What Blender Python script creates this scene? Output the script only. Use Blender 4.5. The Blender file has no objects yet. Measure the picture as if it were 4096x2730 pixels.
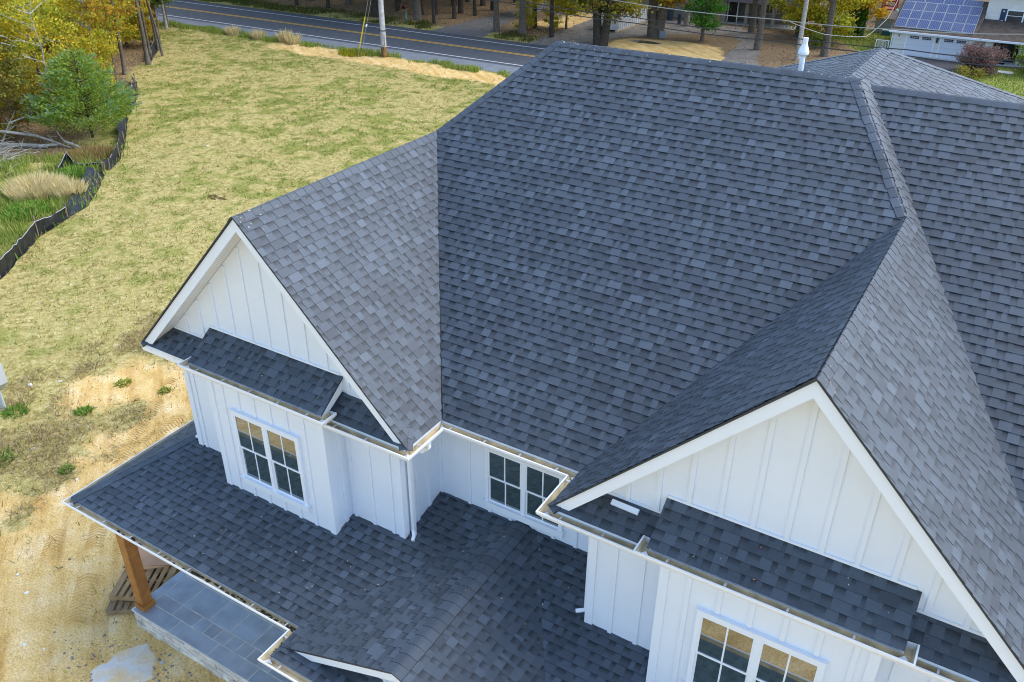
import bpy, math, random
import numpy as np
from mathutils import Vector, Matrix
random.seed(7); rng = np.random.default_rng(7)
scene = bpy.context.scene
COL = scene.collection
R = math.radians

# ------------------------------------------------------------------ camera, sky, sun, exposure
Z0 = 6.35                                    # eave height of the main roof above the ground
F_PX, IMG_W, IMG_H = 3413.5, 4096, 2730
cam_d = bpy.data.cameras.new("camera"); cam = bpy.data.objects.new("camera", cam_d); COL.objects.link(cam)
cam_d.sensor_width = 36; cam_d.lens = 36*F_PX/IMG_W
cam_d.clip_start = 0.1; cam_d.clip_end = 3000
rot = Matrix.Rotation(0.5424, 4, 'Z') @ Matrix.Rotation(R(59.746), 4, 'X') @ Matrix.Rotation(R(0.401), 4, 'Z')
CAM = Vector((9.606, -8.824, 7.843+Z0))
cam.matrix_world = Matrix.Translation(CAM) @ rot
scene.camera = cam

world = bpy.data.worlds.new("World"); scene.world = world; world.use_nodes = True
nt = world.node_tree; nt.nodes.clear()
sky = nt.nodes.new("ShaderNodeTexSky"); sky.sky_type = 'NISHITA'; sky.sun_disc = False
SUN_EL, SUN_AZ = R(46), R(50)               # azimuth clockwise from +Y
sky.sun_elevation = SUN_EL; sky.sun_rotation = SUN_AZ
sky.air_density = 1.0; sky.dust_density = 1.2; sky.ozone_density = 1.0
bg = nt.nodes.new("ShaderNodeBackground"); bg.inputs[1].default_value = 0.15
wo = nt.nodes.new("ShaderNodeOutputWorld")
nt.links.new(sky.outputs[0], bg.inputs[0]); nt.links.new(bg.outputs[0], wo.inputs[0])
sun_d = bpy.data.lights.new("sun", 'SUN'); sun_d.energy = 1.12; sun_d.angle = R(58); sun_d.color = (.98, .992, 1.0)
sun = bpy.data.objects.new("sun", sun_d); COL.objects.link(sun)
sdir = Vector((math.sin(SUN_AZ)*math.cos(SUN_EL), math.cos(SUN_AZ)*math.cos(SUN_EL), math.sin(SUN_EL)))
sun.rotation_euler = sdir.to_track_quat('Z', 'Y').to_euler(); sun.location = (30, -10, 60)
vs = scene.view_settings; vs.view_transform = 'Standard'; vs.look = 'None'; vs.gamma = 1; vs.exposure = 1.36
scene.cycles.filter_width = 1.05
scene.display_settings.display_device = 'sRGB'

# ------------------------------------------------------------------ materials
def srgb(r, g, b):
    f = lambda c: (c/255/12.92) if c/255 <= .04045 else ((c/255+.055)/1.055)**2.4
    return (f(r), f(g), f(b))
MATS = {}
def mat(name, col, rough=.6, spec=.4, var=0.0, vscale=3.0, bump=0.0, bscale=40.0, metal=0.0, col2=None, ior=None):
    if name in MATS: return MATS[name]
    m = bpy.data.materials.new(name); m.use_nodes = True; t = m.node_tree; b = t.nodes["Principled BSDF"]
    b.inputs["Roughness"].default_value = rough; b.inputs["Specular IOR Level"].default_value = spec
    b.inputs["Metallic"].default_value = metal
    if ior: b.inputs["IOR"].default_value = ior
    b.inputs["Base Color"].default_value = (*col, 1)
    tc = t.nodes.new("ShaderNodeTexCoord")
    if var or col2:
        n = t.nodes.new("ShaderNodeTexNoise"); n.inputs["Scale"].default_value = vscale; n.inputs["Detail"].default_value = 6
        t.links.new(tc.outputs["Object"], n.inputs["Vector"])
        r = t.nodes.new("ShaderNodeValToRGB")
        c1 = col; c2 = col2 or tuple(min(1, c*(1+var)) for c in col)
        if not col2: c1 = tuple(c*(1-var) for c in col)
        r.color_ramp.elements[0].position = .32; r.color_ramp.elements[1].position = .68
        r.color_ramp.elements[0].color = (*c1, 1); r.color_ramp.elements[1].color = (*c2, 1)
        t.links.new(n.outputs["Fac"], r.inputs[0]); t.links.new(r.outputs[0], b.inputs["Base Color"])
    if bump:
        n2 = t.nodes.new("ShaderNodeTexNoise"); n2.inputs["Scale"].default_value = bscale; n2.inputs["Detail"].default_value = 5
        t.links.new(tc.outputs["Object"], n2.inputs["Vector"])
        bp = t.nodes.new("ShaderNodeBump"); bp.inputs["Strength"].default_value = bump; bp.inputs["Distance"].default_value = .02
        t.links.new(n2.outputs["Fac"], bp.inputs["Height"]); t.links.new(bp.outputs[0], b.inputs["Normal"])
    MATS[name] = m; return m

def shingle_mat(name, dark, light, tint=1.0):
    m = bpy.data.materials.new(name); m.use_nodes = True; t = m.node_tree; b = t.nodes["Principled BSDF"]
    N = lambda k: t.nodes.new(k)
    L = t.links.new
    at = N("ShaderNodeAttribute"); at.attribute_name = "shg"
    sp = N("ShaderNodeSeparateColor"); L(at.outputs["Color"], sp.inputs[0])
    mx = N("ShaderNodeMix"); mx.data_type = 'RGBA'; mx.inputs[6].default_value = (*dark, 1); mx.inputs[7].default_value = (*light, 1)
    L(sp.outputs[0], mx.inputs[0])
    # printed shadow band of the laminated shingle: in the gaps only, darkest under the course above
    mr = N("ShaderNodeMapRange"); mr.interpolation_type = 'SMOOTHSTEP'
    mr.inputs[1].default_value = .30; mr.inputs[2].default_value = .95; mr.inputs[3].default_value = 0; mr.inputs[4].default_value = .60
    L(sp.outputs[1], mr.inputs[0])
    mu = N("ShaderNodeMath"); mu.operation = 'MULTIPLY'; L(mr.outputs[0], mu.inputs[0]); L(sp.outputs[2], mu.inputs[1])
    inv = N("ShaderNodeMath"); inv.operation = 'SUBTRACT'; inv.inputs[0].default_value = 1; L(mu.outputs[0], inv.inputs[1])
    tc = N("ShaderNodeTexCoord")
    n = N("ShaderNodeTexNoise"); n.inputs["Scale"].default_value = 130; n.inputs["Detail"].default_value = 3; L(tc.outputs["Object"], n.inputs["Vector"])
    g = N("ShaderNodeMapRange"); g.inputs[1].default_value = .3; g.inputs[2].default_value = .7; g.inputs[3].default_value = .60; g.inputs[4].default_value = 1.42
    L(n.outputs["Fac"], g.inputs[0])
    n2 = N("ShaderNodeTexNoise"); n2.inputs["Scale"].default_value = .9; n2.inputs["Detail"].default_value = 4; L(tc.outputs["Object"], n2.inputs["Vector"])
    g2 = N("ShaderNodeMapRange"); g2.inputs[1].default_value = .3; g2.inputs[2].default_value = .7; g2.inputs[3].default_value = .88; g2.inputs[4].default_value = 1.12
    L(n2.outputs["Fac"], g2.inputs[0])
    p1 = N("ShaderNodeMath"); p1.operation = 'MULTIPLY'; L(g.outputs[0], p1.inputs[0]); L(g2.outputs[0], p1.inputs[1])
    p2 = N("ShaderNodeMath"); p2.operation = 'MULTIPLY'; L(p1.outputs[0], p2.inputs[0]); L(inv.outputs[0], p2.inputs[1])
    vm = N("ShaderNodeVectorMath"); vm.operation = 'SCALE'; L(mx.outputs[2], vm.inputs[0]); L(p2.outputs[0], vm.inputs["Scale"])
    L(vm.outputs[0], b.inputs["Base Color"])
    b.inputs["Roughness"].default_value = .62; b.inputs["Specular IOR Level"].default_value = .55
    bp = N("ShaderNodeBump"); bp.inputs["Strength"].default_value = .35; bp.inputs["Distance"].default_value = .004
    L(n.outputs["Fac"], bp.inputs["Height"]); L(bp.outputs[0], b.inputs["Normal"])
    MATS[name] = m; return m
SH = shingle_mat("charcoal_shingle", (.025, .033, .043), (.094, .121, .152))

def col_mat(name, rough=.6, transl=.3, spec=.25):
    m = bpy.data.materials.new(name); m.use_nodes = True; t = m.node_tree; b = t.nodes["Principled BSDF"]
    at = t.nodes.new("ShaderNodeAttribute"); at.attribute_name = "col"
    t.links.new(at.outputs["Color"], b.inputs["Base Color"])
    b.inputs["Roughness"].default_value = rough; b.inputs["Specular IOR Level"].default_value = spec
    if transl:
        tr = t.nodes.new("ShaderNodeBsdfTranslucent"); t.links.new(at.outputs["Color"], tr.inputs[0])
        ms = t.nodes.new("ShaderNodeMixShader"); ms.inputs[0].default_value = transl
        t.links.new(b.outputs[0], ms.inputs[1]); t.links.new(tr.outputs[0], ms.inputs[2])
        t.links.new(ms.outputs[0], t.nodes["Material Output"].inputs[0])
    MATS[name] = m; return m
LEAF = col_mat("leaf_foliage", .6, .42); BLADE = col_mat("grass_blade", .7, .25, .15); CHIP = col_mat("chip", .8, 0, .2)

WHITE = mat("white_siding", (.745, .80, .875), .45, .35, var=.02, vscale=1.2)
TRIM = mat("white_trim", (.785, .835, .90), .4, .4)
GUT = mat("white_gutter", (.84, .865, .90), .3, .5)
GUTIN = mat("gutter_inside", (.62, .53, .35), .5, .4, var=.25, vscale=5)
ALU = mat("bare_aluminium", (.72, .73, .74), .35, .5, metal=.6)
DRIP = mat("dark_drip_edge", (.02, .02, .022), .6, .3)
GLASS = mat("window_glass", (.022, .046, .044), .02, .5, ior=3.5)
GLASSF = mat("far_window_glass", (.03, .04, .045), .08, .5, ior=1.7)
CEDARP = mat("stained_wood", (.42, .185, .045), .45, .4, col2=(.28, .11, .025), vscale=5)
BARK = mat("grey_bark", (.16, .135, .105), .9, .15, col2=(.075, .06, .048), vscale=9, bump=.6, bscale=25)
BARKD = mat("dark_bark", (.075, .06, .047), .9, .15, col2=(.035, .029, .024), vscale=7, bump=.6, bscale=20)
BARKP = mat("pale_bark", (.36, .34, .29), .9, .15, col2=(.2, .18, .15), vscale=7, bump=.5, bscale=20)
DEADW = mat("bleached_dead_wood", (.46, .44, .39), .9, .15, col2=(.25, .235, .2), vscale=8)

# ------------------------------------------------------------------ mesh helpers
class MB:
    def __init__(s): s.v = []; s.f = []; s.m = []; s.a = []
    def face(s, pts, mi=0, a=(.45, 0, 0, 1)):
        i = len(s.v); s.v.extend([tuple(p) for p in pts]); s.f.append(tuple(range(i, i+len(pts)))); s.m.append(mi)
        s.a.append([a]*len(pts) if not isinstance(a, list) else a)
    def hexa(s, P, mi=0):
        i = len(s.v); s.v.extend([tuple(p) for p in P])
        for q in ((0, 3, 2, 1), (4, 5, 6, 7), (0, 1, 5, 4), (1, 2, 6, 5), (2, 3, 7, 6), (3, 0, 4, 7)):
            s.f.append(tuple(i+k for k in q)); s.m.append(mi); s.a.append([(.45, 0, 0, 1)]*4)
    def box(s, x0, x1, y0, y1, z0, z1, mi=0):
        s.hexa([(x0, y0, z0), (x1, y0, z0), (x1, y1, z0), (x0, y1, z0), (x0, y0, z1), (x1, y0, z1), (x1, y1, z1), (x0, y1, z1)], mi)
    def bar(s, p, q, w, h, mi=0, up=(0, 0, 1)):
        p = Vector(p); q = Vector(q); d = (q-p).normalized(); u = Vector(up)
        if abs(d.dot(u)) > .98: u = Vector((0, 1, 0))
        r = d.cross(u).normalized()*w/2; t = r.cross(d).normalized()*h/2
        s.hexa([p-r-t, p+r-t, p+r+t, p-r+t, q-r-t, q+r-t, q+r+t, q-r+t], mi)
    def tube(s, pts, rad, n=6, mi=0, cap=True):
        pts = [Vector(p) for p in pts]
        if not isinstance(rad, (list, tuple)): rad = [rad]*len(pts)
        base = len(s.v); prev = None
        for k, p in enumerate(pts):
            d = (pts[min(k+1, len(pts)-1)]-pts[max(k-1, 0)]).normalized()
            u = Vector((0, 0, 1)) if abs(d.z) < .9 else Vector((1, 0, 0))
            r = d.cross(u).normalized() if prev is None else (prev-d*prev.dot(d)).normalized()
            prev = r; t = d.cross(r)
            for j in range(n):
                a = 2*math.pi*j/n; s.v.append(tuple(p+(r*math.cos(a)+t*math.sin(a))*rad[k]))
        for k in range(len(pts)-1):
            for j in range(n):
                a = base+k*n+j; b = base+k*n+(j+1) % n
                s.f.append((a, b, b+n, a+n)); s.m.append(mi); s.a.append([(.45, 0, 0, 1)]*4)
        if cap:
            for o in (0, (len(pts)-1)*n):
                s.f.append(tuple(base+o+j for j in range(n))); s.m.append(mi); s.a.append([(.45, 0, 0, 1)]*n)
    def prism(s, poly, d, mi=0):
        d = Vector(d); P = [Vector(p) for p in poly]; n = len(P)
        s.face(P, mi); s.face([p+d for p in reversed(P)], mi)
        for k in range(n): s.face([P[k], P[(k+1) % n], P[(k+1) % n]+d, P[k]+d], mi)
    def build(s, name, mats, parent=None, smooth=False, attr=None):
        me = bpy.data.meshes.new(name); me.from_pydata(s.v, [], s.f)
        if not isinstance(mats, (list, tuple)): mats = [mats]
        for m in mats: me.materials.append(m)
        if len(mats) > 1: me.polygons.foreach_set("material_index", s.m)
        if attr:
            at = me.color_attributes.new(attr, 'FLOAT_COLOR', 'CORNER')
            at.data.foreach_set("color", np.array([c for f in s.a for c in f], dtype=np.float32).ravel())
        if smooth: me.polygons.foreach_set("use_smooth", [True]*len(me.polygons))
        me.update(); o = bpy.data.objects.new(name, me); COL.objects.link(o)
        if parent is not None: o.parent = parent; o.matrix_parent_inverse = Matrix.Translation(-parent.location) if parent.rotation_euler.z == 0 else parent.matrix_basis.inverted()
        return o
def part(mb, name, mats, parent, **k):        # mesh built in the parent's own coordinates
    o = mb.build(name, mats, None, **k); o.parent = parent; return o
def np_mesh(name, V, k, cols, material, parent=None):   # V (N,k,3) separate k-gons, one colour each
    N = len(V); me = bpy.data.meshes.new(name); me.vertices.add(N*k); me.vertices.foreach_set("co", V.reshape(-1).astype(np.float32))
    me.loops.add(N*k); me.loops.foreach_set("vertex_index", np.arange(N*k, dtype=np.int32))
    me.polygons.add(N); me.polygons.foreach_set("loop_start", np.arange(0, N*k, k, dtype=np.int32)); me.polygons.foreach_set("loop_total", np.full(N, k, dtype=np.int32))
    me.materials.append(material); me.update()
    at = me.color_attributes.new("col", 'FLOAT_COLOR', 'CORNER')
    c4 = np.concatenate([cols, np.ones((N, 1))], 1)
    at.data.foreach_set("color", np.repeat(c4, k, 0).astype(np.float32).ravel())
    o = bpy.data.objects.new(name, me); COL.objects.link(o)
    if parent is not None: o.parent = parent
    return o
def tag(o, label=None, cat=None, group=None, kind=None):
    if label: o["label"] = label
    if cat: o["category"] = cat
    if group: o["group"] = group
    if kind: o["kind"] = kind
    return o
def empty(name, loc=(0, 0, 0), rz=0):
    o = bpy.data.objects.new(name, None); COL.objects.link(o); o.location = loc; o.rotation_euler = (0, 0, rz); o.empty_display_size = .2; return o
def copy_tree(o, parent=None):
    c = o.copy(); COL.objects.link(c)
    if parent is not None: c.parent = parent
    for ch in [x for x in COL.objects if x.parent == o]: copy_tree(ch, c)
    return c
def vnoise(x, y, s, seed):
    x = np.asarray(x, float)/s; y = np.asarray(y, float)/s
    xi = np.floor(x).astype(np.int64); yi = np.floor(y).astype(np.int64); fx = x-xi; fy = y-yi
    fx = fx*fx*(3-2*fx); fy = fy*fy*(3-2*fy)
    def h(a, b):
        k = (a*374761393+b*668265263+seed*974634777) & 0x7fffffff
        k = ((k ^ (k >> 13))*1274126177) & 0x7fffffff
        return ((k ^ (k >> 16)) & 0xffff)/65535.0
    return (h(xi, yi)*(1-fx)+h(xi+1, yi)*fx)*(1-fy)+(h(xi, yi+1)*(1-fx)+h(xi+1, yi+1)*fx)*fy
def fbm(x, y, s, seed, n=4):
    t = 0; a = 1; w = 0
    for i in range(n): t = t+a*vnoise(x, y, s/2**i, seed+i*17); w += a; a *= .55
    return t/w
def sdist(x, y, poly):        # signed distance to polygon, negative inside
    x = np.asarray(x, float); y = np.asarray(y, float); d = np.full(x.shape, 1e9); ins = np.zeros(x.shape, bool); n = len(poly)
    for i in range(n):
        ax, ay = poly[i]; bx, by = poly[(i+1) % n]; ex, ey = bx-ax, by-ay
        t = np.clip(((x-ax)*ex+(y-ay)*ey)/(ex*ex+ey*ey+1e-12), 0, 1)
        d = np.minimum(d, np.hypot(x-ax-t*ex, y-ay-t*ey))
        c = ((ay > y) != (by > y)) & (x < (bx-ax)*(y-ay)/(by-ay+1e-12)+ax); ins ^= c
    return np.where(ins, -d, d)
def sstep(a, b, v): t = np.clip((v-a)/(b-a), 0, 1); return t*t*(3-2*t)

# ------------------------------------------------------------------ ground
SAND_POLY = [(-9, -40), (-20, -30), (-14, -7), (-9.6, -2.2), (-10.6, .0), (-12.4, 1.8), (-13.0, 3.2), (-12.4, 5.0), (-10.3, 6.6), (-6, 7.5), (-3, 6), (30, 4), (40, -40)]
LITTER_POLY = [(-75, 41.5), (-58, 41.5), (-53, 38.5), (-49.6, 35.4), (-47.7, 32.5), (-43.6, 27.9), (-38.9, 23.3), (-35.5, 20.5), (-33.3, 17.5), (-33.4, 15.5), (-35, 13.5), (-40, 11), (-60, 2), (-150, -20), (-150, 41.5)]
WEED_POLY = [(-22, 4), (-24.4, 9.2), (-25.6, 12.2), (-28.8, 15.4), (-31.6, 18.5), (-33.5, 17.5), (-33.4, 15.5), (-35, 13.5), (-40, 11), (-50, 0), (-30, -10)]
LAWN_POLY = [(-1, 56.5), (60, 56.5), (60, 110), (9, 110), (-3, 80), (-7, 71), (-3.5, 66), (-1.5, 60)]
def zones(x, y):
    n1 = fbm(x, y, 3.0, 3); n2 = fbm(x, y, .9, 11)
    sand = sstep(1.1, -1.1, sdist(x, y, SAND_POLY)+(n1-.5)*3.0+(n2-.5)*1.2)
    for cx, cy, r in ((-10.7, .9, 1.5), (-10.0, 2.7, 1.2), (-8.0, 4.3, 1.4), (-8.6, -1.6, .7), (-9.5, -.4, .9)):
        sand = sand*(1-.85*sstep(r, r*.3, np.hypot(x-cx, y-cy)+(n2-.5)*1.4))
    sand = sand*(1-.55*sstep(.50, .62, fbm(x, y, 1.5, 91))*sstep(-6, -7.5, x)*sstep(-1.8, -.2, y+(n2-.5)*2))
    strip = sstep(40.5, 41.7, y+(n1-.5)*2.2)*sstep(44.3, 43.5, y+(n2-.5)*.8)*sstep(-46, -42, x+(n1-.5)*4)*sstep(4, -8, x)
    pad = sstep(.6, -.6, sdist(x, y, [(-22, 55.5), (-10.5, 55.5), (-13.1, 61.3), (-17, 61.8), (-21.2, 60.6)])+(n2-.5)*1.4)
    pad2 = sstep(.6, -.6, sdist(x, y, [(-31, 62), (-27, 62), (-26.6, 70), (-31, 70)])+(n1-.5)*3)*.8
    sand = np.maximum(np.maximum(sand, strip*.95), np.maximum(pad, pad2))
    lit = sstep(.8, -.8, sdist(x, y, LITTER_POLY)+(n1-.5)*2.5)
    far = sstep(55.5, 57.5, y+(n2-.5)*1.5)*(1-sstep(.6, -.6, sdist(x, y, LAWN_POLY)))
    lit = np.maximum(lit, far)
    weed = sstep(.8, -.8, sdist(x, y, WEED_POLY)+(n1-.5)*1.5)
    lawn = sstep(.5, -.5, sdist(x, y, LAWN_POLY)+(n2-.5))
    verge = sstep(43.2, 43.8, y+(n2-.5)*.5)*sstep(45, 44.4, y)*.9+sstep(54.0, 54.6, y)*sstep(58.5, 56, y+(n1-.5)*2)*.5*sstep(-22, -25, x)
    n3 = fbm(x, y, .55, 57, 3); green = sstep(.40, .64, n3*.5+n2*.25+n1*.25)*.86*(.75+.35*sstep(8, 30, y))
    # greener band along the top of the field and at the house's far side
    green = np.maximum(green, np.maximum(weed*sstep(.3, .5, n1), verge*sstep(.25, .5, n2)))
    green = np.where(lawn > .5, np.maximum(green, lawn), green)
    green = np.maximum(green, sstep(.66, .78, fbm(x, y, 1.6, 5))*sand*.5*sstep(-4.5, -8, x))
    green = green*(1-.6*sstep(2.5, .5, sdist(x, y, SAND_POLY))*sstep(8, 6, y))
    return sand, green*(1-lit*.85), lit, weed
def gz(x, y):
    near = sstep(37, 33, y)
    return near*((fbm(x, y, 6, 21)-.5)*.10+(fbm(x, y, .8, 23)-.5)*.06) + sstep(-.2, -2.5, x+3.7)*0
def axis(lo, hi, step, ext):
    a = np.arange(lo, hi+step/2, step); out = [a]
    e1 = lo-np.cumsum(np.geomspace(step, 90, 22)); e2 = hi+np.cumsum(np.geomspace(step, 90, 22))
    return np.concatenate([e1[::-1], a, e2])
TRK_ROT = R(90+38)          # tyre tracks run this way over the sand
def build_ground():
    xs = axis(-90, 24, .3, 0); ys = axis(-12, 84, .3, 0)
    X, Y = np.meshgrid(xs, ys); nx, ny = len(xs), len(ys)
    x = X.ravel(); y = Y.ravel(); z = gz(x, y)
    me = bpy.data.meshes.new("ground"); me.vertices.add(nx*ny); me.vertices.foreach_set("co", np.stack([x, y, z], 1).astype(np.float32).ravel())
    i = np.arange((ny-1)*(nx-1)); r = i//(nx-1); c = i % (nx-1); a = r*nx+c
    F = np.stack([a, a+1, a+1+nx, a+nx], 1).astype(np.int32)
    n = len(F); me.loops.add(n*4); me.loops.foreach_set("vertex_index", F.ravel()); me.polygons.add(n)
    me.polygons.foreach_set("loop_start", np.arange(0, n*4, 4, dtype=np.int32)); me.polygons.foreach_set("loop_total", np.full(n, 4, dtype=np.int32))
    me.polygons.foreach_set("use_smooth", np.ones(n, bool))
    me.update()
    s, g, l, w = zones(x, y)
    at = me.color_attributes.new("zone", 'FLOAT_COLOR', 'POINT'); at.data.foreach_set("color", np.stack([s, g, l, np.ones_like(s)], 1).astype(np.float32).ravel())
    o = bpy.data.objects.new("ground", me); COL.objects.link(o); tag(o, kind="structure")
    m = bpy.data.materials.new("ground"); m.use_nodes = True; t = m.node_tree; b = t.nodes["Principled BSDF"]; L = t.links.new
    N = lambda k: t.nodes.new(k)
    tc = N("ShaderNodeTexCoord"); az = N("ShaderNodeAttribute"); az.attribute_name = "zone"; sp = N("ShaderNodeSeparateColor"); L(az.outputs["Color"], sp.inputs[0])
    def noise(sc, det=6, rough=.6, stretch=None):
        n = N("ShaderNodeTexNoise"); n.inputs["Scale"].default_value = sc; n.inputs["Detail"].default_value = det; n.inputs["Roughness"].default_value = rough
        if stretch:
            mp = N("ShaderNodeMapping"); mp.inputs["Rotation"].default_value = (0, 0, stretch[3]); L(tc.outputs["Object"], mp.inputs[0]); mp2 = N("ShaderNodeMapping"); mp2.inputs["Scale"].default_value = stretch[:3]; L(mp.outputs[0], mp2.inputs[0]); L(mp2.outputs[0], n.inputs["Vector"])
        else: L(tc.outputs["Object"], n.inputs["Vector"])
        return n.outputs["Fac"]
    def ramp(f, stops):
        r = N("ShaderNodeValToRGB"); e = r.color_ramp.elements
        while len(e) < len(stops): e.new(.5)
        for k, (p, c) in enumerate(stops): e[k].position = p; e[k].color = (*c, 1)
        L(f, r.inputs[0]); return r.outputs[0]
    def mix(f, a, b_):
        x_ = N("ShaderNodeMix"); x_.data_type = 'RGBA'; L(f, x_.inputs[0]); L(a, x_.inputs[6]); L(b_, x_.inputs[7]); return x_.outputs[2]
    def soft(mask, nz, k=.35):       # mask broken up by fine noise
        a_ = N("ShaderNodeMath"); a_.operation = 'MULTIPLY_ADD'; L(nz, a_.inputs[0]); a_.inputs[1].default_value = 1.4; a_.inputs[2].default_value = -.7
        s_ = N("ShaderNodeMath"); s_.operation = 'ADD'; L(mask, s_.inputs[0]); L(a_.outputs[0], s_.inputs[1])
        r_ = N("ShaderNodeMapRange"); r_.inputs[1].default_value = .5-k; r_.inputs[2].default_value = .5+k; L(s_.outputs[0], r_.inputs[0]); return r_.outputs[0]
    fine = noise(9); vfine = noise(26, 4); med = noise(1.3); streak = noise(4.5, 8, .78, (1.0, .8, 1, .55))
    dry = ramp(streak, [(.30, (.21, .145, .05)), (.45, (.37, .295, .095)), (.58, (.51, .43, .18)), (.74, (.68, .60, .36))])
    grass = ramp(fine, [(.3, (.14, .155, .022)), (.5, (.26, .26, .06)), (.72, (.42, .38, .14))])
    sandc = ramp(med, [(.32, (.62, .41, .145)), (.47, (.74, .51, .20)), (.60, (.79, .58, .28)), (.75, (.83, .67, .42))])
    trk = noise(1.0, 5, .6, (2.6, .26, 1, TRK_ROT))
    sandd = ramp(trk, [(.34, (.70, .58, .40)), (.46, (.90, .85, .76)), (.56, (1, 1, 1)), (.70, (1.0, .99, .97))])
    sm = N("ShaderNodeMix"); sm.data_type = 'RGBA'; sm.blend_type = 'MULTIPLY'; sm.inputs[0].default_value = .8; L(sandc, sm.inputs[6]); L(sandd, sm.inputs[7])
    litc = ramp(fine, [(.3, (.10, .065, .035)), (.47, (.20, .135, .075)), (.6, (.32, .225, .13)), (.75, (.46, .36, .23))])
    c = mix(soft(sp.outputs[1], noise(3.4, 7, .78), .22), dry, grass)
    c = mix(soft(sp.outputs[2], vfine, .25), c, litc)
    c = mix(soft(sp.outputs[0], fine, .22), c, sm.outputs[2])
    mulr = N("ShaderNodeMapRange"); mulr.inputs[1].default_value = .3; mulr.inputs[2].default_value = .7; mulr.inputs[3].default_value = .66; mulr.inputs[4].default_value = 1.28; L(vfine, mulr.inputs[0])
    vm = N("ShaderNodeVectorMath"); vm.operation = 'SCALE'; L(c, vm.inputs[0]); L(mulr.outputs[0], vm.inputs["Scale"]); L(vm.outputs[0], b.inputs["Base Color"])
    b.inputs["Roughness"].default_value = .95; b.inputs["Specular IOR Level"].default_value = .1
    ad = N("ShaderNodeMath"); ad.operation = 'MULTIPLY_ADD'; L(trk, ad.inputs[0]); ad.inputs[1].default_value = 1.5; L(fine, ad.inputs[2])
    bp = N("ShaderNodeBump"); bp.inputs["Strength"].default_value = .45; bp.inputs["Distance"].default_value = .06; L(ad.outputs[0], bp.inputs["Height"]); L(bp.outputs[0], b.inputs["Normal"])
    me.materials.append(m)
build_ground()

def sheet(name, poly, z, material, wob=0.0, seed=1, h=None, kind="structure"):
    P = []; n = len(poly); rr = random.Random(seed)
    for k in range(n):
        a = poly[k]; b = poly[(k+1) % n]; d = math.hypot(b[0]-a[0], b[1]-a[1]); m_ = max(1, int(d/.6)) if wob else 1
        for j in range(m_):
            t = j/m_; P.append((a[0]+(b[0]-a[0])*t+rr.uniform(-wob, wob), a[1]+(b[1]-a[1])*t+rr.uniform(-wob, wob), z))
    mb = MB(); mb.face(P)
    if h:
        for k in range(len(P)):
            p, q = P[k], P[(k+1) % len(P)]; mb.face([p, q, (q[0], q[1], z-h), (p[0], p[1], z-h)])
    o = mb.build(name, material)
    if kind: tag(o, kind=kind)
    return o
ASPH = mat("asphalt", (.066, .075, .086), .85, .25, col2=(.090, .100, .112), vscale=2.0, bump=.3, bscale=60)
SHOULDER = mat("shoulder_asphalt", (.165, .185, .205), .9, .2, col2=(.215, .23, .245), vscale=1.6, bump=.3, bscale=60)
sheet("road", [(-400, 46.3), (300, 46.3), (300, 54.2), (-400, 54.2)], .010, ASPH)
sheet("road_shoulder", [(-400, 44.1), (300, 44.1), (300, 46.296), (-400, 46.296)], .008, SHOULDER, 0)
LW = mat("white_line_paint", (.72, .73, .74), .6, .3, var=.12, vscale=3); LY = mat("yellow_line_paint", (.70, .40, .04), .6, .3, var=.12, vscale=3)
for y, m_, nm in ((46.9, LW, "white_edge_line"), (52.95, LW, "white_edge_line"), (50.0, LY, "yellow_centre_line"), (50.27, LY, "yellow_centre_line")):
    sheet(nm, [(-400, y-.06), (300, y-.06), (300, y+.06), (-400, y+.06)], .015, m_)
GRAV = mat("grey_gravel", (.115, .11, .105), .95, .1, col2=(.21, .205, .195), vscale=9, bump=.6, bscale=30)
OLDASPH = mat("worn_driveway", (.17, .155, .135), .95, .1, col2=(.27, .235, .19), vscale=1.5, bump=.3, bscale=30)
sheet("gravel_drive", [(-37.0, 54.2), (-31.5, 54.2), (-34.0, 64), (-33.5, 74), (-36.0, 74), (-36.6, 62)], .012, GRAV, .25, 3)
sheet("driveway", [(-27.2, 54.2), (-21.8, 54.2), (-22.2, 60), (-18.0, 65), (-14.0, 67), (-12.5, 64.5), (-11.4, 57.0), (-11.6, 54.2), (-8.4, 54.2), (-8.6, 57), (-11.6, 66), (-14.5, 71), (-28, 72), (-27.5, 63)], .011, OLDASPH, .18, 4)
DARKASPH = mat("new_blacktop", (.05, .048, .055), .85, .25, col2=(.075, .07, .075), vscale=1)
sheet("blacktop_drive", [(-.6, 54.2), (4.6, 54.2), (4.7, 66.2), (-.8, 66.2)], .014, DARKASPH)
PUD = mat("puddle_water", (.10, .085, .06), .03, .5, ior=1.5)
sheet("puddle", [(-20.6, 59.6), (-19.6, 59.3), (-18.3, 59.5), (-17.6, 59.9), (-18.6, 60.5), (-20.0, 60.4)], .012, PUD, .06, 5)
# ------------------------------------------------------------------ the white farmhouse
house = tag(empty("farmhouse"), "white board-and-batten house with steep charcoal shingle roof and twin front gables", "house")
def hp(mb, name, mats, parent=None, **k):
    o = mb.build(name, mats, None, **k); o.parent = parent or house
    if parent is None: o.location.z = Z0
    return o
MP, MG = .72, 1.023                     # pitches: front slopes, gable slopes
XL, ZL, YLC = 0.0, 3.069, 4.261         # left gable: ridge x, ridge height, end of ridge
XR, ZR, YRC = 8.481, 3.113, 4.321       # right gable
YRID, ZRID = 6.318, 4.551               # main ridge
AX, BX = (ZRID-ZL)/MG, XR-(ZRID-ZR)/MG
EL, ER0, ER1 = ZL/MG, XR-ZR/MG, XR+ZR/MG   # eaves
YF = -.90                               # front eave / rake line
YW, YI, YB = -.515, .54, -.97           # gable wall, recessed wall, bay wall
PS, PZ = .25, -2.178                    # porch roof z = PS*y + PZ
porch = lambda y: PS*y+PZ

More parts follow.
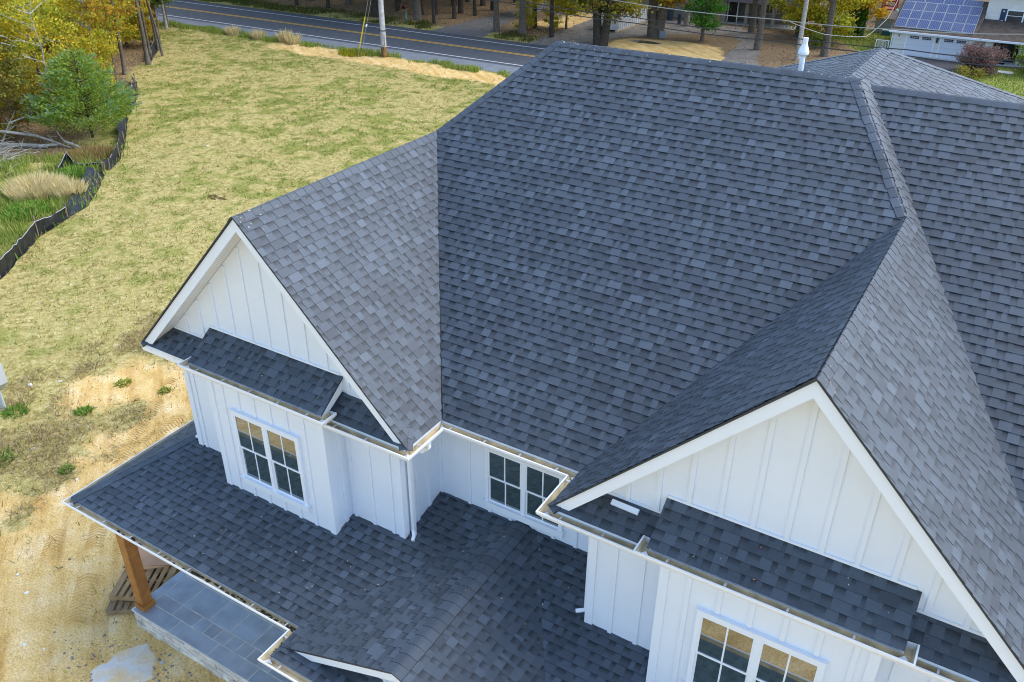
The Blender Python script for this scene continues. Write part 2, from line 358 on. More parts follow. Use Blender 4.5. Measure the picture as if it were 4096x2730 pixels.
def clip2(P, ax, v, keep_hi):
    out = []; n = len(P)
    for i in range(n):
        a, b = P[i], P[(i+1) % n]; da = a[ax]-v; db = b[ax]-v
        if not keep_hi: da, db = -da, -db
        if da >= 0: out.append(a)
        if (da >= 0) != (db >= 0):
            t = da/(da-db); out.append((a[0]+(b[0]-a[0])*t, a[1]+(b[1]-a[1])*t))
    return out
def shingle(mb, poly, seed, expo=.1425, detail=True, lift=.0):
    """architectural shingles: lapped courses with raised tabs and lower gaps, real thickness"""
    rr = random.Random(seed); P = [Vector(p) for p in poly]
    n = Vector((0, 0, 0))
    for i in range(len(P)):
        a, b = P[i], P[(i+1) % len(P)]; n += Vector(((a.y-b.y)*(a.z+b.z), (a.z-b.z)*(a.x+b.x), (a.x-b.x)*(a.y+b.y)))
    n.normalize()
    if n.z < 0: n = -n
    V = (Vector((0, 0, 1))-n*n.z).normalized(); U = V.cross(n)
    O = min(P, key=lambda p: p.dot(V))
    Q = [((p-O).dot(U), (p-O).dot(V)) for p in P]
    to3 = lambda u, v, h: O+U*u+V*v+n*h
    mb.face([to3(u, v, -.006+lift) for u, v in Q], 0, (.2, 0, 0, 1))
    vmax = max(q[1] for q in Q); k = 0; v0 = -.012
    TH = .011
    while v0 < vmax:
        v1 = v0+expo*rr.uniform(.985, 1.015); band = clip2(clip2(Q, 1, v0, True), 1, v1, False)
        if len(band) >= 3:
            u0 = min(q[0] for q in band); um = max(q[0] for q in band); u = u0-rr.uniform(0, .3); tooth = rr.random() < .5
            drift = rr.uniform(-.06, .06)
            while u < um:
                w = rr.choice((.07, .10, .12, .14, .16, .18, .22)) if tooth else rr.choice((.05, .07, .09, .11, .13, .16))
                cell = clip2(clip2(band, 0, u, True), 0, u+w, False); u += w
                if len(cell) >= 3:
                    if tooth:
                        q = rr.random(); tone = (.48+rr.uniform(-.12, .12) if q < .66 else (.70+rr.uniform(-.10, .14) if q < .85 else .28+rr.uniform(-.08, .08)))
                    else: tone = .40+rr.uniform(-.14, .14)
                    tone = min(1, max(0, tone+drift)); ex = .005 if tooth else 0; g = 0 if tooth else 1
                    hh = lambda v: lift+ex+TH*(1-(v-v0)/(v1-v0))
                    mb.face([to3(a, b, hh(b)) for a, b in cell], 0, [(tone, (b-v0)/(v1-v0), g, 1) for a, b in cell])
                    m_ = len(cell)
                    for i in range(m_):
                        a, b = cell[i], cell[(i+1) % m_]
                        bottom = abs(a[1]-v0) < 1e-6 and abs(b[1]-v0) < 1e-6
                        if bottom or (tooth and abs(a[0]-b[0]) < 1e-6):
                            mb.face([to3(*a, hh(a[1])), to3(*b, hh(b[1])), to3(*b, lift-.004), to3(*a, lift-.004)], 0, (.12, 0, 0, 1))
                tooth = not tooth
        v0 = v1; k += 1
def ridge_cap(mb, p0, p1, n1, n2, seed, hw=.155, expo=.185, rnd=.020, h0=.016):
    """bent cap shingles lapped along a ridge or hip; butts face p0"""
    rr = random.Random(seed); p0 = Vector(p0); p1 = Vector(p1); d = (p1-p0); Ln = d.length; d.normalize()
    dirs = []
    for n in (n1, n2):
        n = Vector(n).normalized(); s = d.cross(n).normalized()
        if s.z > 0: s = -s
        dirs.append(s)
    up = (Vector(n1).normalized()+Vector(n2).normalized()).normalized()
    s = 0.0; prof = [(-1, 1.0), (-1, .62), (-1, .28), (0, 0), (1, .28), (1, .62), (1, 1.0)]
    drop = {1.0: 0, .62: 0, .28: .1, 0: 1}
    while s < Ln:
        L2 = min(s+expo*1.15, Ln); hA, hB = h0+.009, h0+.001; tone = rr.choice((.36, .42, .45, .5, .52, .6, .68))+rr.uniform(-.06, .06); lat = rr.uniform(-.006, .006)
        rows = []
        for ss, h in ((s, hA), (L2, hB)):
            row = []
            for sg, f in prof:
                q = p0+d*ss+up*(h-rnd*drop[f])
                if sg: q = q+dirs[0 if sg < 0 else 1]*(hw*f+lat*sg)
                row.append(q)
            rows.append(row)
        for i in range(6): mb.face([rows[0][i], rows[0][i+1], rows[1][i+1], rows[1][i]], 0, (tone, .2, 0, 1))
        for i in range(6):
            a, b = rows[0][i], rows[0][i+1]; mb.face([a, b, b-up*.018, a-up*.018], 0, (.1, 0, 0, 1))
        for e in (0, 6):
            a, b = rows[0][e], rows[1][e]; mb.face([a, b, b-up*.03, a-up*.03], 0, (.1, 0, 0, 1))
        s += expo
NF = (0, -MP, 1); NB = (0, MP, 1); NGR = (MG, 0, 1); NGL = (-MG, 0, 1)
# ---- main roof
rf = MB()
vi = .036
ridge_y = lambda x: 0
shingle(rf, [(AX, YRID, ZRID), (0, YLC, ZL), (EL+vi, .0, 0), (ER0, .0, 0), (XR, YRC, ZR), (BX, YRID, ZRID)], 1)
shingle(rf, [(0, YF+.005, ZL), (EL, YF+.005, 0), (EL, .0, 0), (0, YLC, ZL)], 2)
shingle(rf, [(XR, YF+.012, ZR), (XR, YRC, ZR), (ER0+.036, .0, 0), (ER0, YF+.012, 0)], 3)
VX, VY, VZ = 7.222, 6.651, 4.401
shingle(rf, [(XR, YF+.012, ZR), (ER1, YF+.012, 0), (ER1, .54, 0), (VX, VY, VZ), (BX, YRID, ZRID), (XR, YRC, ZR)], 4)
shingle(rf, [(VX, VY, VZ), (ER1, .54, 0), (16.5, .54, 0), (16.5, VY, VZ)], 5)
WX, WZ, WP = 6.8, 4.40, .45
shingle(rf, [(WX, 6.2, WZ), (WX, 9.9, WZ), (WX+5.5, 15.4, WZ-WP*5.5), (WX+5.5, 6.2, WZ-WP*5.5)], 6)
shingle(rf, [(WX, 6.2, WZ), (WX, 9.9, WZ), (WX-5.5, 15.4, WZ-WP*5.5), (WX-5.5, 6.2, WZ-WP*5.5)], 7)
for P in ([(0, YF, ZL), (-EL, YF, 0), (-EL, 12.64, 0), (AX, YRID, ZRID), (0, YLC, ZL)],
          [(AX, YRID, ZRID), (BX, YRID, ZRID), (BX, 12.64, 0), (-EL, 12.64, 0)],
          [(VX, VY, VZ), (16.5, VY, VZ), (16.5, 12.76, 0), (VX, 12.76, 0)],
          [(WX, 9.9, WZ), (WX+5.5, 15.4, WZ-WP*5.5), (WX-5.5, 15.4, WZ-WP*5.5)]):
    rf.face(P, 0, (.42, 0, 0, 1))
# cut edge of the shingles over the rakes
for x0, zt, ex0, ex1, yy in ((XL, ZL, -EL, EL, YF), (XR, ZR, ER0, ER1, YF+.008)):
    for ex in (ex0, ex1):
        a = Vector((x0, yy, zt+.012)); b = Vector((ex, yy, .012)); rf.face([a, b, b-Vector((0, 0, .036)), a-Vector((0, 0, .036))], 0, (0, 0, 0, 1))
roof = hp(rf, "roof", SH, attr="shg")
def one_cap(par, *a, **k): m_ = MB(); ridge_cap(m_, *a, **k); return hp(m_, "ridge_cap", SH, par, attr="shg")
one_cap(roof, (BX+.05, YRID, ZRID), (AX, YRID, ZRID), NF, NB, 11)
one_cap(roof, (0, YLC, ZL), (AX, YRID, ZRID), NF, NGL, 12)
one_cap(roof, (XR, YRC, ZR), (BX, YRID, ZRID), NF, NGR, 13)
one_cap(roof, (0, YF-.005, ZL), (0, YLC+.1, ZL), NGL, NGR, 14)
one_cap(roof, (XR, YF, ZR), (XR, YRC+.1, ZR), NGL, NGR, 15)
one_cap(roof, (16.5, VY, VZ), (VX-.1, VY, VZ), NF, NB, 16)
one_cap(roof, (WX, 6.4, WZ), (WX, 9.95, WZ), (-WP, 0, 1), (WP, 0, 1), 17, hw=.2)
one_cap(roof, (WX+5.5, 15.4, WZ-WP*5.5), (WX, 9.9, WZ), (WP, 0, 1), (0, WP, 1), 18)
one_cap(roof, (WX-5.5, 15.4, WZ-WP*5.5), (WX, 9.9, WZ), (-WP, 0, 1), (0, WP, 1), 19)

# ---- pent roofs at the foot of both gables and the raised roofs over the window bays
def pent(name, x0, x1, xg, zg, seed):
    mb = MB(); yb = YW; zb = MP*(yb-YF); e0 = xg-(zg-zb)/MG; e1 = xg+(zg-zb)/MG
    shingle(mb, [(x0, YF, 0), (x1, YF, 0), (e1, yb, zb), (e0, yb, zb)], seed)
    for xa, xb in ((x0, e0), (x1, e1)):          # hip caps at the corners
        ridge_cap(mb, (xa, YF, .0), (xa+(xb-xa)*.7, YF+(yb-YF)*.7, zb*.7), (0, -MP, 1), ((-MG if xa < xg else MG), 0, 1), seed+1, hw=.12)
    o = hp(mb, name, SH, attr="shg"); return o
pent("pent_roof", -EL, EL, XL, ZL, 31); pent("pent_roof", ER0, ER1, XR, ZR, 35)
BYE, BZE, BZT = -1.08, .172, .172+.72*.565
def bay_roof(x0, x1, seed):
    mb = MB(); shingle(mb, [(x0, BYE, BZE), (x1, BYE, BZE), (x1, YW, BZT), (x0, YW, BZT)], seed)
    for xa in (x0, x1): mb.face([(xa, BYE, BZE+.012), (xa, YW, BZT+.012), (xa, YW, BZT-.025), (xa, BYE, BZE-.025)], 0, (0, 0, 0, 1))
    o = hp(mb, "bay_roof", SH, attr="shg")
    s = MB()
    for xa, sg in ((x0+.02, 1), (x1-.02, -1)):
        s.prism([(xa, BYE+.02, BZE-.02), (xa, YW-.002, BZT-.022), (xa, YW-.002, BZT-.24), (xa, BYE+.02, BZE-.15)], (sg*.03, 0, 0))
    s.box(x0+.05, x1-.05, BYE+.02, BYE+.045, BZE-.15, BZE-.03)
    s.face([(x0+.05, BYE+.045, BZE-.15), (x1-.05, BYE+.045, BZE-.15), (x1-.05, YW, BZE-.15), (x0+.05, YW, BZE-.15)])
    hp(s, "bay_fascia", TRIM, o)
    fl = MB(); fl.box(x0+.01, x1-.06, YW-.022, YW-.002, BZT+.012, BZT+.05); hp(fl, "wall_flashing", TRIM, o)
    return o
bay_roof(XL-1.5, XL+1.5, 41); bay_roof(XR-1.53, XR+1.54, 43)
# ---- porch roof with the small entry gable
PEY = -2.55; PEZ = porch(PEY); MX, MZ, MPI = 4.22, -1.95, .385
MEX0, MEX1 = MX-(MZ-PEZ)/MPI, MX+(MZ-PEZ)/MPI
WVX = (MZ-porch(YI))/MPI; MYF = -2.98; MEY = -3.2
pr = MB()
shingle(pr, [(-3.77, PEY, PEZ), (MEX0, PEY, PEZ), (MX-WVX, YI, porch(YI)), (-2.3, YI, porch(YI))], 51)
shingle(pr, [(MEX1, PEY, PEZ), (12.5, PEY, PEZ), (12.5, YI, porch(YI)), (MX+WVX, YI, porch(YI))], 52)
shingle(pr, [(MX, MYF-.02, MZ), (MX, YI, MZ), (MX-WVX, YI, porch(YI)), (MEX0, PEY, PEZ), (MEX0, MYF-.02, PEZ)], 53)
shingle(pr, [(MX, MYF-.02, MZ), (MEX1, MYF-.02, PEZ), (MEX1, PEY+.01, PEZ), (MX+WVX+.02, YI, porch(YI)), (MX, YI, MZ)], 54)
shingle(pr, [(-3.77, PEY, PEZ), (-2.3, YI, porch(YI)), (-2.3, 4, porch(YI)), (-3.77, 4, PEZ)], 55)
mzb = PEZ+.25*(-2.72-MEY); mex = (MZ-mzb)/MPI
shingle(pr, [(MEX0, MEY, PEZ), (MEX1, MEY, PEZ), (MX+mex, -2.72, mzb), (MX-mex, -2.72, mzb)], 56)
for sx, X in ((-1, MEX0), (1, MEX1)):
    pr.face([(X, MYF-.02, PEZ+.004), (X, MEY, PEZ+.004), (MX+sx*mex, -2.72, mzb+.01)], 0, (.45, 0, 0, 1))
    a = Vector((MX, MYF-.024, MZ+.015)); b = Vector((X, MYF-.024, PEZ+.015)); pr.face([a, b, b-Vector((0, 0, .035)), a-Vector((0, 0, .035))], 0, (0, 0, 0, 1))
porch_roof = hp(pr, "porch_roof", SH, attr="shg")
one_cap(porch_roof, (-3.77, PEY, PEZ), (-2.3, YI, porch(YI)), (0, -PS, 1), (-.47, 0, 1), 57, hw=.15)
one_cap(porch_roof, (MX, MYF-.03, MZ), (MX, YI, MZ), (-MPI, 0, 1), (MPI, 0, 1), 58, hw=.17, h0=.014, rnd=.012)

# ---- rake fascia boards and vented soffits
SOF = bpy.data.materials.new("vented_soffit"); SOF.use_nodes = True
t = SOF.node_tree; b = t.nodes["Principled BSDF"]; b.inputs["Base Color"].default_value = (.8, .81, .82, 1); b.inputs["Roughness"].default_value = .5
tc = t.nodes.new("ShaderNodeTexCoord"); wv = t.nodes.new("ShaderNodeTexWave"); wv.bands_direction = 'X'; wv.inputs["Scale"].default_value = 5.0
t.links.new(tc.outputs["Object"], wv.inputs["Vector"]); rm = t.nodes.new("ShaderNodeValToRGB")
rm.color_ramp.elements[0].color = (.50, .50, .49, 1); rm.color_ramp.elements[0].position = .05; rm.color_ramp.elements[1].color = (.8, .81, .82, 1); rm.color_ramp.elements[1].position = .3
t.links.new(wv.outputs[0], rm.inputs[0]); t.links.new(rm.outputs[0], b.inputs["Base Color"])
def rake(xg, zg, y0, yw, m_, fh, zmin, sofm=True):
    fm = MB(); sm = MB(); ft = .02
    for sg in (-1, 1):
        zt = zg-.028; X = lambda z, top: xg+sg*(top-z)/m_
        top = zt; bot = zt-fh
        P = [(xg, y0, top), (X(zmin, top), y0, zmin), (X(zmin, bot), y0, zmin), (xg, y0, bot)]
        fm.prism(P, (0, .025, 0))
        if sofm:
            zs = bot+.02; q = (zs-zmin)/m_
            sm.face([(xg, y0+.025, zs), (xg+sg*q, y0+.025, zmin), (xg+sg*q, yw, zmin), (xg, yw, zs)])
    hp(fm, "rake_fascia", TRIM)
    if sofm: hp(sm, "soffit", SOF)
rake(XL, ZL, -.872, YW, MG, .215, .03); rake(XR, ZR, -.862, YW, MG, .225, .03); rake(MX, MZ, MYF, -2.72, MPI, .16, PEZ+.06)
# ---- board and batten walls
def wall_front(mb, x0, x1, z0, z1, y, off=0.0, sp=.415, corner=(True, True), skip=None, th=.06):
    mb.box(x0, x1, y, y+th, z0, z1)
    x = x0+off
    while x < x1-.05:
        if x > x0+.09:
            segs = [(z0, z1)]
            if skip and skip[0] < x+.035 and x-.035 < skip[1]: segs = [(z0, skip[2]), (skip[3], z1)]
            for a, b_ in segs: mb.box(x-.032, x+.032, y-.02, y-.0005, a+.002, b_-.002)
        x += sp
    for c, xa, xb in ((corner[0], x0-.022, x0+.10), (corner[1], x1-.10, x1+.022)):
        if c: mb.box(xa, xb, y-.024, y+.10, z0+.001, z1-.003)
def wall_side(mb, x, y0, y1, z0, z1, sg, off=.3, sp=.415):
    mb.box(min(x, x-sg*.06), max(x, x-sg*.06), y0, y1, z0, z1)
    y = y0+off
    while y < y1-.04:
        mb.box(min(x+sg*.0005, x+sg*.02), max(x+sg*.0005, x+sg*.02), y-.032, y+.032, z0+.002, z1-.002); y += sp
WB = -Z0
WLX, WRX = (-2.47, 2.52), (5.94, 11.02)
w = MB()
wall_front(w, WLX[0], WLX[1], WB, -.11, YW, .2); wall_side(w, WLX[1], YW+.1, YI, WB, -.11, 1, .28, .35); wall_side(w, WLX[0], YW+.1, 6, WB, -.11, -1)
wall_front(w, WLX[1], WRX[0], WB, -.11, YI, .62, .41, (False, False), (3.46, 5.0, -1.93, -.60))
w.box(WLX[1], WLX[1]+.06, YI-.021, YI-.001, WB, -.112)
wall_front(w, WRX[0], WRX[1], WB, -.11, YW, .39, .41); wall_side(w, WRX[0], YW+.1, YI, WB, -.11, -1)
for xg, (xa, xb), o1 in ((XL, (-1.22, 1.38), .22), (XR, (7.15, 9.81), .27)):
    sk = (-.75, .86, -2.16, -.55) if xg == XL else (7.66, 9.33, -2.16, -.55)
    wall_front(w, xa, xb, -2.75, .02, YB, o1+.1, .37 if xg == XL else .41, (True, True), sk)
    wall_side(w, xb, YB+.1, YW, -2.75, .02, 1, .2, .6); wall_side(w, xa, YB+.1, YW, -2.75, .02, -1, .2, .6)
for xg, zg in ((XL, ZL), (XR, ZR)):          # gable triangles above the pent roofs
    zt = zg-.028-.2; zb = .27; hw = (zt-zb)/MG
    w.prism([(xg-hw, YW, zb), (xg+hw, YW, zb), (xg, YW, zt)], (0, .05, 0))
    x = xg-hw; n = int(hw/.412)
    for k in range(-n, n+1):
        xx = xg+k*.412-(.0 if xg == XR else .05); top = zt-MG*(abs(xx-xg)+.035); bz = BZT+.05 if (abs(xx-xg) < 1.5) else .30
        if top > bz+.05: w.hexa([(xx-.032, YW-.02, bz), (xx+.032, YW-.02, bz), (xx+.032, YW-.0005, bz), (xx-.032, YW-.0005, bz), (xx-.032, YW-.02, top), (xx+.032, YW-.02, top), (xx+.032, YW-.0005, top), (xx-.032, YW-.0005, top)])
    w.box(xg-hw+.03, xg-1.5, YW-.014, YW-.001, .282, .325); w.box(xg+1.55, xg+hw-.03, YW-.014, YW-.001, .282, .325)
zt = MZ-.19; w.prism([(MX-1.3, -2.72, zt-MPI*1.3), (MX+1.3, -2.72, zt-MPI*1.3), (MX, -2.72, zt)], (0, .05, 0))
w.prism([(MX-1.3, -2.72, zt-MPI*1.3), (MX+1.3, -2.72, zt-MPI*1.3), (MX+1.3, -2.72, PEZ), (MX-1.3, -2.72, PEZ)], (0, .05, 0))
for xx in (MX-.8, MX-.4, MX, MX+.4, MX+.8): w.box(xx-.03, xx+.03, -2.74, -2.7205, PEZ+.1, zt-MPI*(abs(xx-MX)+.03))
w.box(-2.47, 16, 11.9, 12.0, WB, -.1); w.box(15.9, 16, .6, 11.9, WB, -.1); w.box(-2.47, -2.41, 6, 11.9, WB, -.1)
w.box(11.02, 16, .55, .65, WB, -.1)
hp(w, "wall", WHITE)
# ---- flat eave soffits and fascia behind the gutters
s = MB()
def eave(x0, x1, y0, y1, z=-.125): s.face([(x0, y0, z), (x1, y0, z), (x1, y1, z), (x0, y1, z)])
eave(-EL+.02, EL-.02, YF+.02, YW); eave(WLX[1], EL-.02, YW, YI); eave(EL-.02, ER0+.02, .02, YI); eave(ER0+.02, WRX[0], YW, YI); eave(ER0+.02, ER1-.02, YF+.02, YW)
eave(-EL+.02, WLX[0], YW, 8); eave(WRX[1], ER1, YW, .6)
zc = PEZ-.2
eave(-3.75, MEX0, PEY+.02, YW, zc); eave(MEX0, MEX1, MEY+.02, YI, zc); eave(MEX1, 12.4, PEY+.02, YI, zc); eave(-3.75, WLX[0], YW, 4, zc); eave(WLX[1], MEX0, YW, YI, zc)
hp(s, "soffit", TRIM)
# ---- gutters
PROF = [(0.0, -.012), (0.0, -.118), (.080, -.118), (.098, -.088), (.120, -.062), (.132, -.035), (.134, .0), (.112, .0), (.112, -.012)]
PIN = [(.003, -.014), (.003, -.108), (.076, -.108), (.094, -.082), (.110, -.014)]
def offset_path(path, side):
    nrm = []; ds = []
    for i in range(len(path)-1):
        dx, dy = path[i+1][0]-path[i][0], path[i+1][1]-path[i][1]; l = math.hypot(dx, dy); nrm.append((dy/l*side, -dx/l*side)); ds.append((dx/l, dy/l))
    out = []
    for i in range(len(path)):
        if i == 0: m_ = nrm[0]
        elif i == len(path)-1: m_ = nrm[-1]
        else:
            a, b_ = nrm[i-1], nrm[i]; k = 1+a[0]*b_[0]+a[1]*b_[1]; m_ = ((a[0]+b_[0])/k, (a[1]+b_[1])/k)
        out.append(m_)
    return out, nrm, ds
def gutter(path, z, side, brackets, debris=False, first=.35, step=.6):
    mi, nrm, ds = offset_path(path, side); mb = MB()
    pt = lambda i, d, h: (path[i][0]+mi[i][0]*d, path[i][1]+mi[i][1]*d, z+h)
    for i in range(len(path)-1):
        for prof, m_ in ((PROF, 0), (PIN, 1)):
            for k in range(len(prof)-1): mb.face([pt(i, *prof[k]), pt(i+1, *prof[k]), pt(i+1, *prof[k+1]), pt(i, *prof[k+1])], m_)
    for i in (0, len(path)-1): mb.face([pt(i, *p) for p in PROF[:7]], 0)
    for i in range(1, len(path)-1):          # sealant smears in the mitred corners
        mb.face([pt(i, .006, -.05), (path[i][0]+mi[i][0]*.03-ds[i-1][0]*.09, path[i][1]+mi[i][1]*.03-ds[i-1][1]*.09, z-.104), pt(i, .085, -.070), (path[i][0]+mi[i][0]*.03+ds[i][0]*.09, path[i][1]+mi[i][1]*.03+ds[i][1]*.09, z-.104)], 0)
    o = hp(mb, "gutter", [GUT, GUTIN])
    for i in range(len(path)-1):
        if i not in brackets: continue
        L = math.hypot(path[i+1][0]-path[i][0], path[i+1][1]-path[i][1]); s_ = first
        while s_ < L-.1:
            b_ = MB(); cx = path[i][0]+ds[i][0]*s_; cy = path[i][1]+ds[i][1]*s_; n_ = nrm[i]; q = .013
            P = []
            for d_, h in ((-.01, -.035), (.03, -.008), (.1, -.004)):
                P.append([(cx+n_[0]*d_-ds[i][0]*q, cy+n_[1]*d_-ds[i][1]*q, z+h), (cx+n_[0]*d_+ds[i][0]*q, cy+n_[1]*d_+ds[i][1]*q, z+h)])
            for k in range(2):
                b_.face([P[k][0], P[k][1], P[k+1][1], P[k+1][0]])
                lo = lambda p: (p[0], p[1], p[2]-.014)
                for e in (0, 1): b_.face([P[k][e], P[k+1][e], lo(P[k+1][e]), lo(P[k][e])])
            hp(b_, "bracket", ALU, o); s_ += step
    return o
gz0 = -.03
gutter([(-EL, 5), (-EL, YF), (-1.26, YF)], gz0, -1, (1,), first=.25, step=.62)
gutter([(1.42, YF), (EL, YF), (EL, 0), (ER0, 0), (ER0, YF), (7.11, YF)], gz0, 1, (0, 1, 2, 3, 4), first=.22, step=.63)
gutter([(9.85, YF), (ER1, YF), (ER1, .5)], gz0, 1, (0,), first=.55)
gutter([(XL-1.5, BYE+.2), (XL-1.5, BYE), (XL+1.5, BYE), (XL+1.5, BYE+.2)], BZE-.015, -1 if False else 1, (1,), first=.28, step=.62)
gutter([(XR-1.53, BYE+.2), (XR-1.53, BYE), (XR+1.54, BYE), (XR+1.54, BYE+.2)], BZE-.015, 1, (1,), first=.3, step=.75)
gutter([(-3.77, 4), (-3.77, PEY), (MEX0, PEY), (MEX0, MEY), (MEX1, MEY), (MEX1, PEY), (12.4, PEY)], PEZ-.02, 1, (1, 2, 3), first=.25, step=.75)
# fascia boards that carry the gutters
f = MB()
def fb(x0, y0, x1, y1, z): f = MB(); f.bar((x0, y0, z-.075), (x1, y1, z-.075), .02, .13); hp(f, "eave_fascia", TRIM)
fb(-EL+.02, YF+.015, -1.26, YF+.015, 0); fb(1.42, YF+.015, EL-.02, YF+.015, 0); fb(EL-.015, YF+.03, EL-.015, 0, 0); fb(EL, .015, ER0, .015, 0); fb(ER0+.015, YF+.03, ER0+.015, 0, 0)
fb(ER0+.02, YF+.015, 7.11, YF+.015, 0); fb(9.85, YF+.015, ER1, YF+.015, 0); fb(-EL+.015, YF+.03, -EL+.015, 8, 0)
for a in ((-3.75, PEY+.015, MEX0, PEY+.015), (MEX0+.015, MEY+.02, MEX0+.015, PEY), (MEX0+.02, MEY+.015, MEX1-.02, MEY+.015), (MEX1, PEY+.015, 12.4, PEY+.015), (-3.755, PEY+.03, -3.755, 4)): fb(*a, PEZ-.02)
# ---- downspouts
def downspout(pts, wd=.07, hh=.055):
    mb = MB()
    for k in range(len(pts)-1):
        mb.bar(pts[k], pts[k+1], wd, hh, up=(1, 0, 0))
        d = (Vector(pts[k+1])-Vector(pts[k]))
        for e in (-.02, 0, .02): pass
    mb2 = MB()
    hp(mb, "downspout", GUT)
xs = WLX[1]+.075
downspout([(xs, -.36, -.42), (xs, -.36, -2.24)]); downspout([(xs-.003, -.362, -2.20), (xs+.05, -.42, -2.27), (xs+.09, -.52, -2.30)])
downspout([(EL+.06, -.44, -.13), (EL+.06, -.44, -.23), (EL-.08, -.44, -.36), (xs, -.38, -.42)])
downspout([(WLX[0]-.06, -.38, -.2), (WLX[0]-.06, -.38, -2.16), (WLX[0]-.15, -.47, -2.24)])
downspout([(WRX[0]-.06, -.40, -.2), (WRX[0]-.06, -.40, -2.20), (WRX[0]-.2, -.46, -2.25)])
# ---- windows
def window(x0, x1, z0, z1, y):
    c = MB(); xm = (x0+x1)/2; cw = .058
    c.box(x0, x1, y-.06, y+.02, z1-.06, z1); c.box(x0-.012, x1+.012, y-.068, y+.02, z1+.0005, z1+.022)
    c.box(x0, x0+cw, y-.06, y+.02, z0+.10, z1-.06); c.box(x1-cw, x1, y-.06, y+.02, z0+.10, z1-.06); c.box(xm-.036, xm+.036, y-.06, y+.02, z0+.10, z1-.06)
    o = hp(c, "window", TRIM)
    sl = MB(); sl.box(x0-.035, x1+.035, y-.085, y+.02, z0+.075, z0+.1); sl.box(x0-.01, x1+.01, y-.05, y+.02, z0-.06, z0+.075); hp(sl, "sill", TRIM, o)
    zm = (z0+.1+z1-.06)/2
    for xa, xb in ((x0+cw, xm-.036), (xm+.036, x1-cw)):
        for lo, hi, dep, up_ in ((zm-.015, z1-.06, -.032, True), (z0+.1, zm+.015, -.006, False)):
            s_ = MB(); yy = y+dep; fr = .028; d = .022
            s_.box(xa, xa+fr, yy-d, yy, lo, hi); s_.box(xb-fr, xb, yy-d, yy, lo, hi)
            s_.box(xa+fr, xb-fr, yy-d, yy, hi-fr, hi); s_.box(xa+fr, xb-fr, yy-d, yy, lo, lo+fr*1.15)
            xc = (xa+xb)/2; s_.box(xc-.011, xc+.011, yy-d*.8, yy-.010, lo+fr*1.15, hi-fr)
            so = hp(s_, "sash", TRIM, o)
            g = MB(); g.face([(xa+fr*.5, yy-.012, lo+fr*.5), (xb-fr*.5, yy-.012, lo+fr*.5), (xb-fr*.5, yy-.012, hi-fr*.5), (xa+fr*.5, yy-.012, hi-fr*.5)])
            hp(g, "pane", GLASS, o)
    return o
window(-.72, .83, -2.10, -.575, YB); window(7.69, 9.30, -2.10, -.575, YB); window(3.49, 4.96, -1.87, -.625, YI)
# ---- plumbing vent
v = MB(); vx, vy = 5.95, 7.1; vz = WZ-WP*(WX-vx)
v.tube([(vx, vy, vz-.05), (vx, vy, vz+.62)], .047, 12); v.tube([(vx, vy, vz+.62), (vx, vy, vz+.66), (vx, vy, vz+.70), (vx, vy, vz+.80), (vx, vy, vz+.83), (vx, vy, vz+.93)], [.056, .094, .094, .056, .046, .046], 12)
vent = hp(v, "vent_pipe", TRIM, smooth=False)
v2 = MB(); v2.tube([(vx, vy, vz-.02), (vx, vy, vz+.06), (vx, vy, vz+.10)], [.16, .10, .07], 12); hp(v2, "vent_boot", DRIP, vent)
# ---- porch floor, stone skirt, posts
FZ = -5.85; px0, px1, py0 = -3.45, 2.0, -2.215
def tiles_mesh():
    mb = MB(); rr = random.Random(5)
    def tile(x0, x1, y0, y1):
        g = .013; tn = rr.uniform(.85, 1.12); bl = rr.uniform(-.012, .012)
        mb.face([(x0+g, y0+g, FZ+.004), (x1-g, y0+g, FZ+.004), (x1-g, y1-g, FZ+.004), (x0+g, y1-g, FZ+.004)], 0, (.27*tn+bl, .325*tn, .385*tn-bl, 1))
    x = px0
    while x < px1: tile(x, min(x+1.1, px1), py0-.03, py0+.30); x += 1.1
    y = py0+.3
    while y < 1.5: tile(px0-.03, px0+.20, y, min(y+1.0, 1.5)); y += 1.0
    rows = [.30, .60, .45, .60, .30, .60, .45]; y = py0+.30; odd = 0
    for h in rows:
        x = px0+.2
        while x < px1:
            l = rr.choice((.45, .6, .6, .75, .9)) if h > .35 else rr.choice((.3, .6, .6)); tile(x, min(x+l, px1), y, y+h); x += l
        y += h
    return mb
BLUE = bpy.data.materials.new("bluestone"); BLUE.use_nodes = True
t = BLUE.node_tree; b = t.nodes["Principled BSDF"]; at = t.nodes.new("ShaderNodeAttribute"); at.attribute_name = "shg"
tc = t.nodes.new("ShaderNodeTexCoord"); n = t.nodes.new("ShaderNodeTexNoise"); n.inputs["Scale"].default_value = 3.5; n.inputs["Detail"].default_value = 8
t.links.new(tc.outputs["Object"], n.inputs["Vector"]); mr = t.nodes.new("ShaderNodeMapRange"); mr.inputs[1].default_value = .3; mr.inputs[2].default_value = .7; mr.inputs[3].default_value = .82; mr.inputs[4].default_value = 1.2
t.links.new(n.outputs["Fac"], mr.inputs[0]); vm = t.nodes.new("ShaderNodeVectorMath"); vm.operation = 'SCALE'; t.links.new(at.outputs["Color"], vm.inputs[0]); t.links.new(mr.outputs[0], vm.inputs["Scale"])
t.links.new(vm.outputs[0], b.inputs["Base Color"]); b.inputs["Roughness"].default_value = .5
MORTAR = mat("pale_mortar", (.55, .56, .54), .9, .1, var=.15, vscale=6)
fl = MB(); fl.box(px0-.03, px1, py0-.03, 1.5, FZ-.05, FZ)
floor = hp(fl, "porch_floor", MORTAR); hp(tiles_mesh(), "paving", BLUE, floor, attr="shg")
st = MB(); rr = random.Random(9)
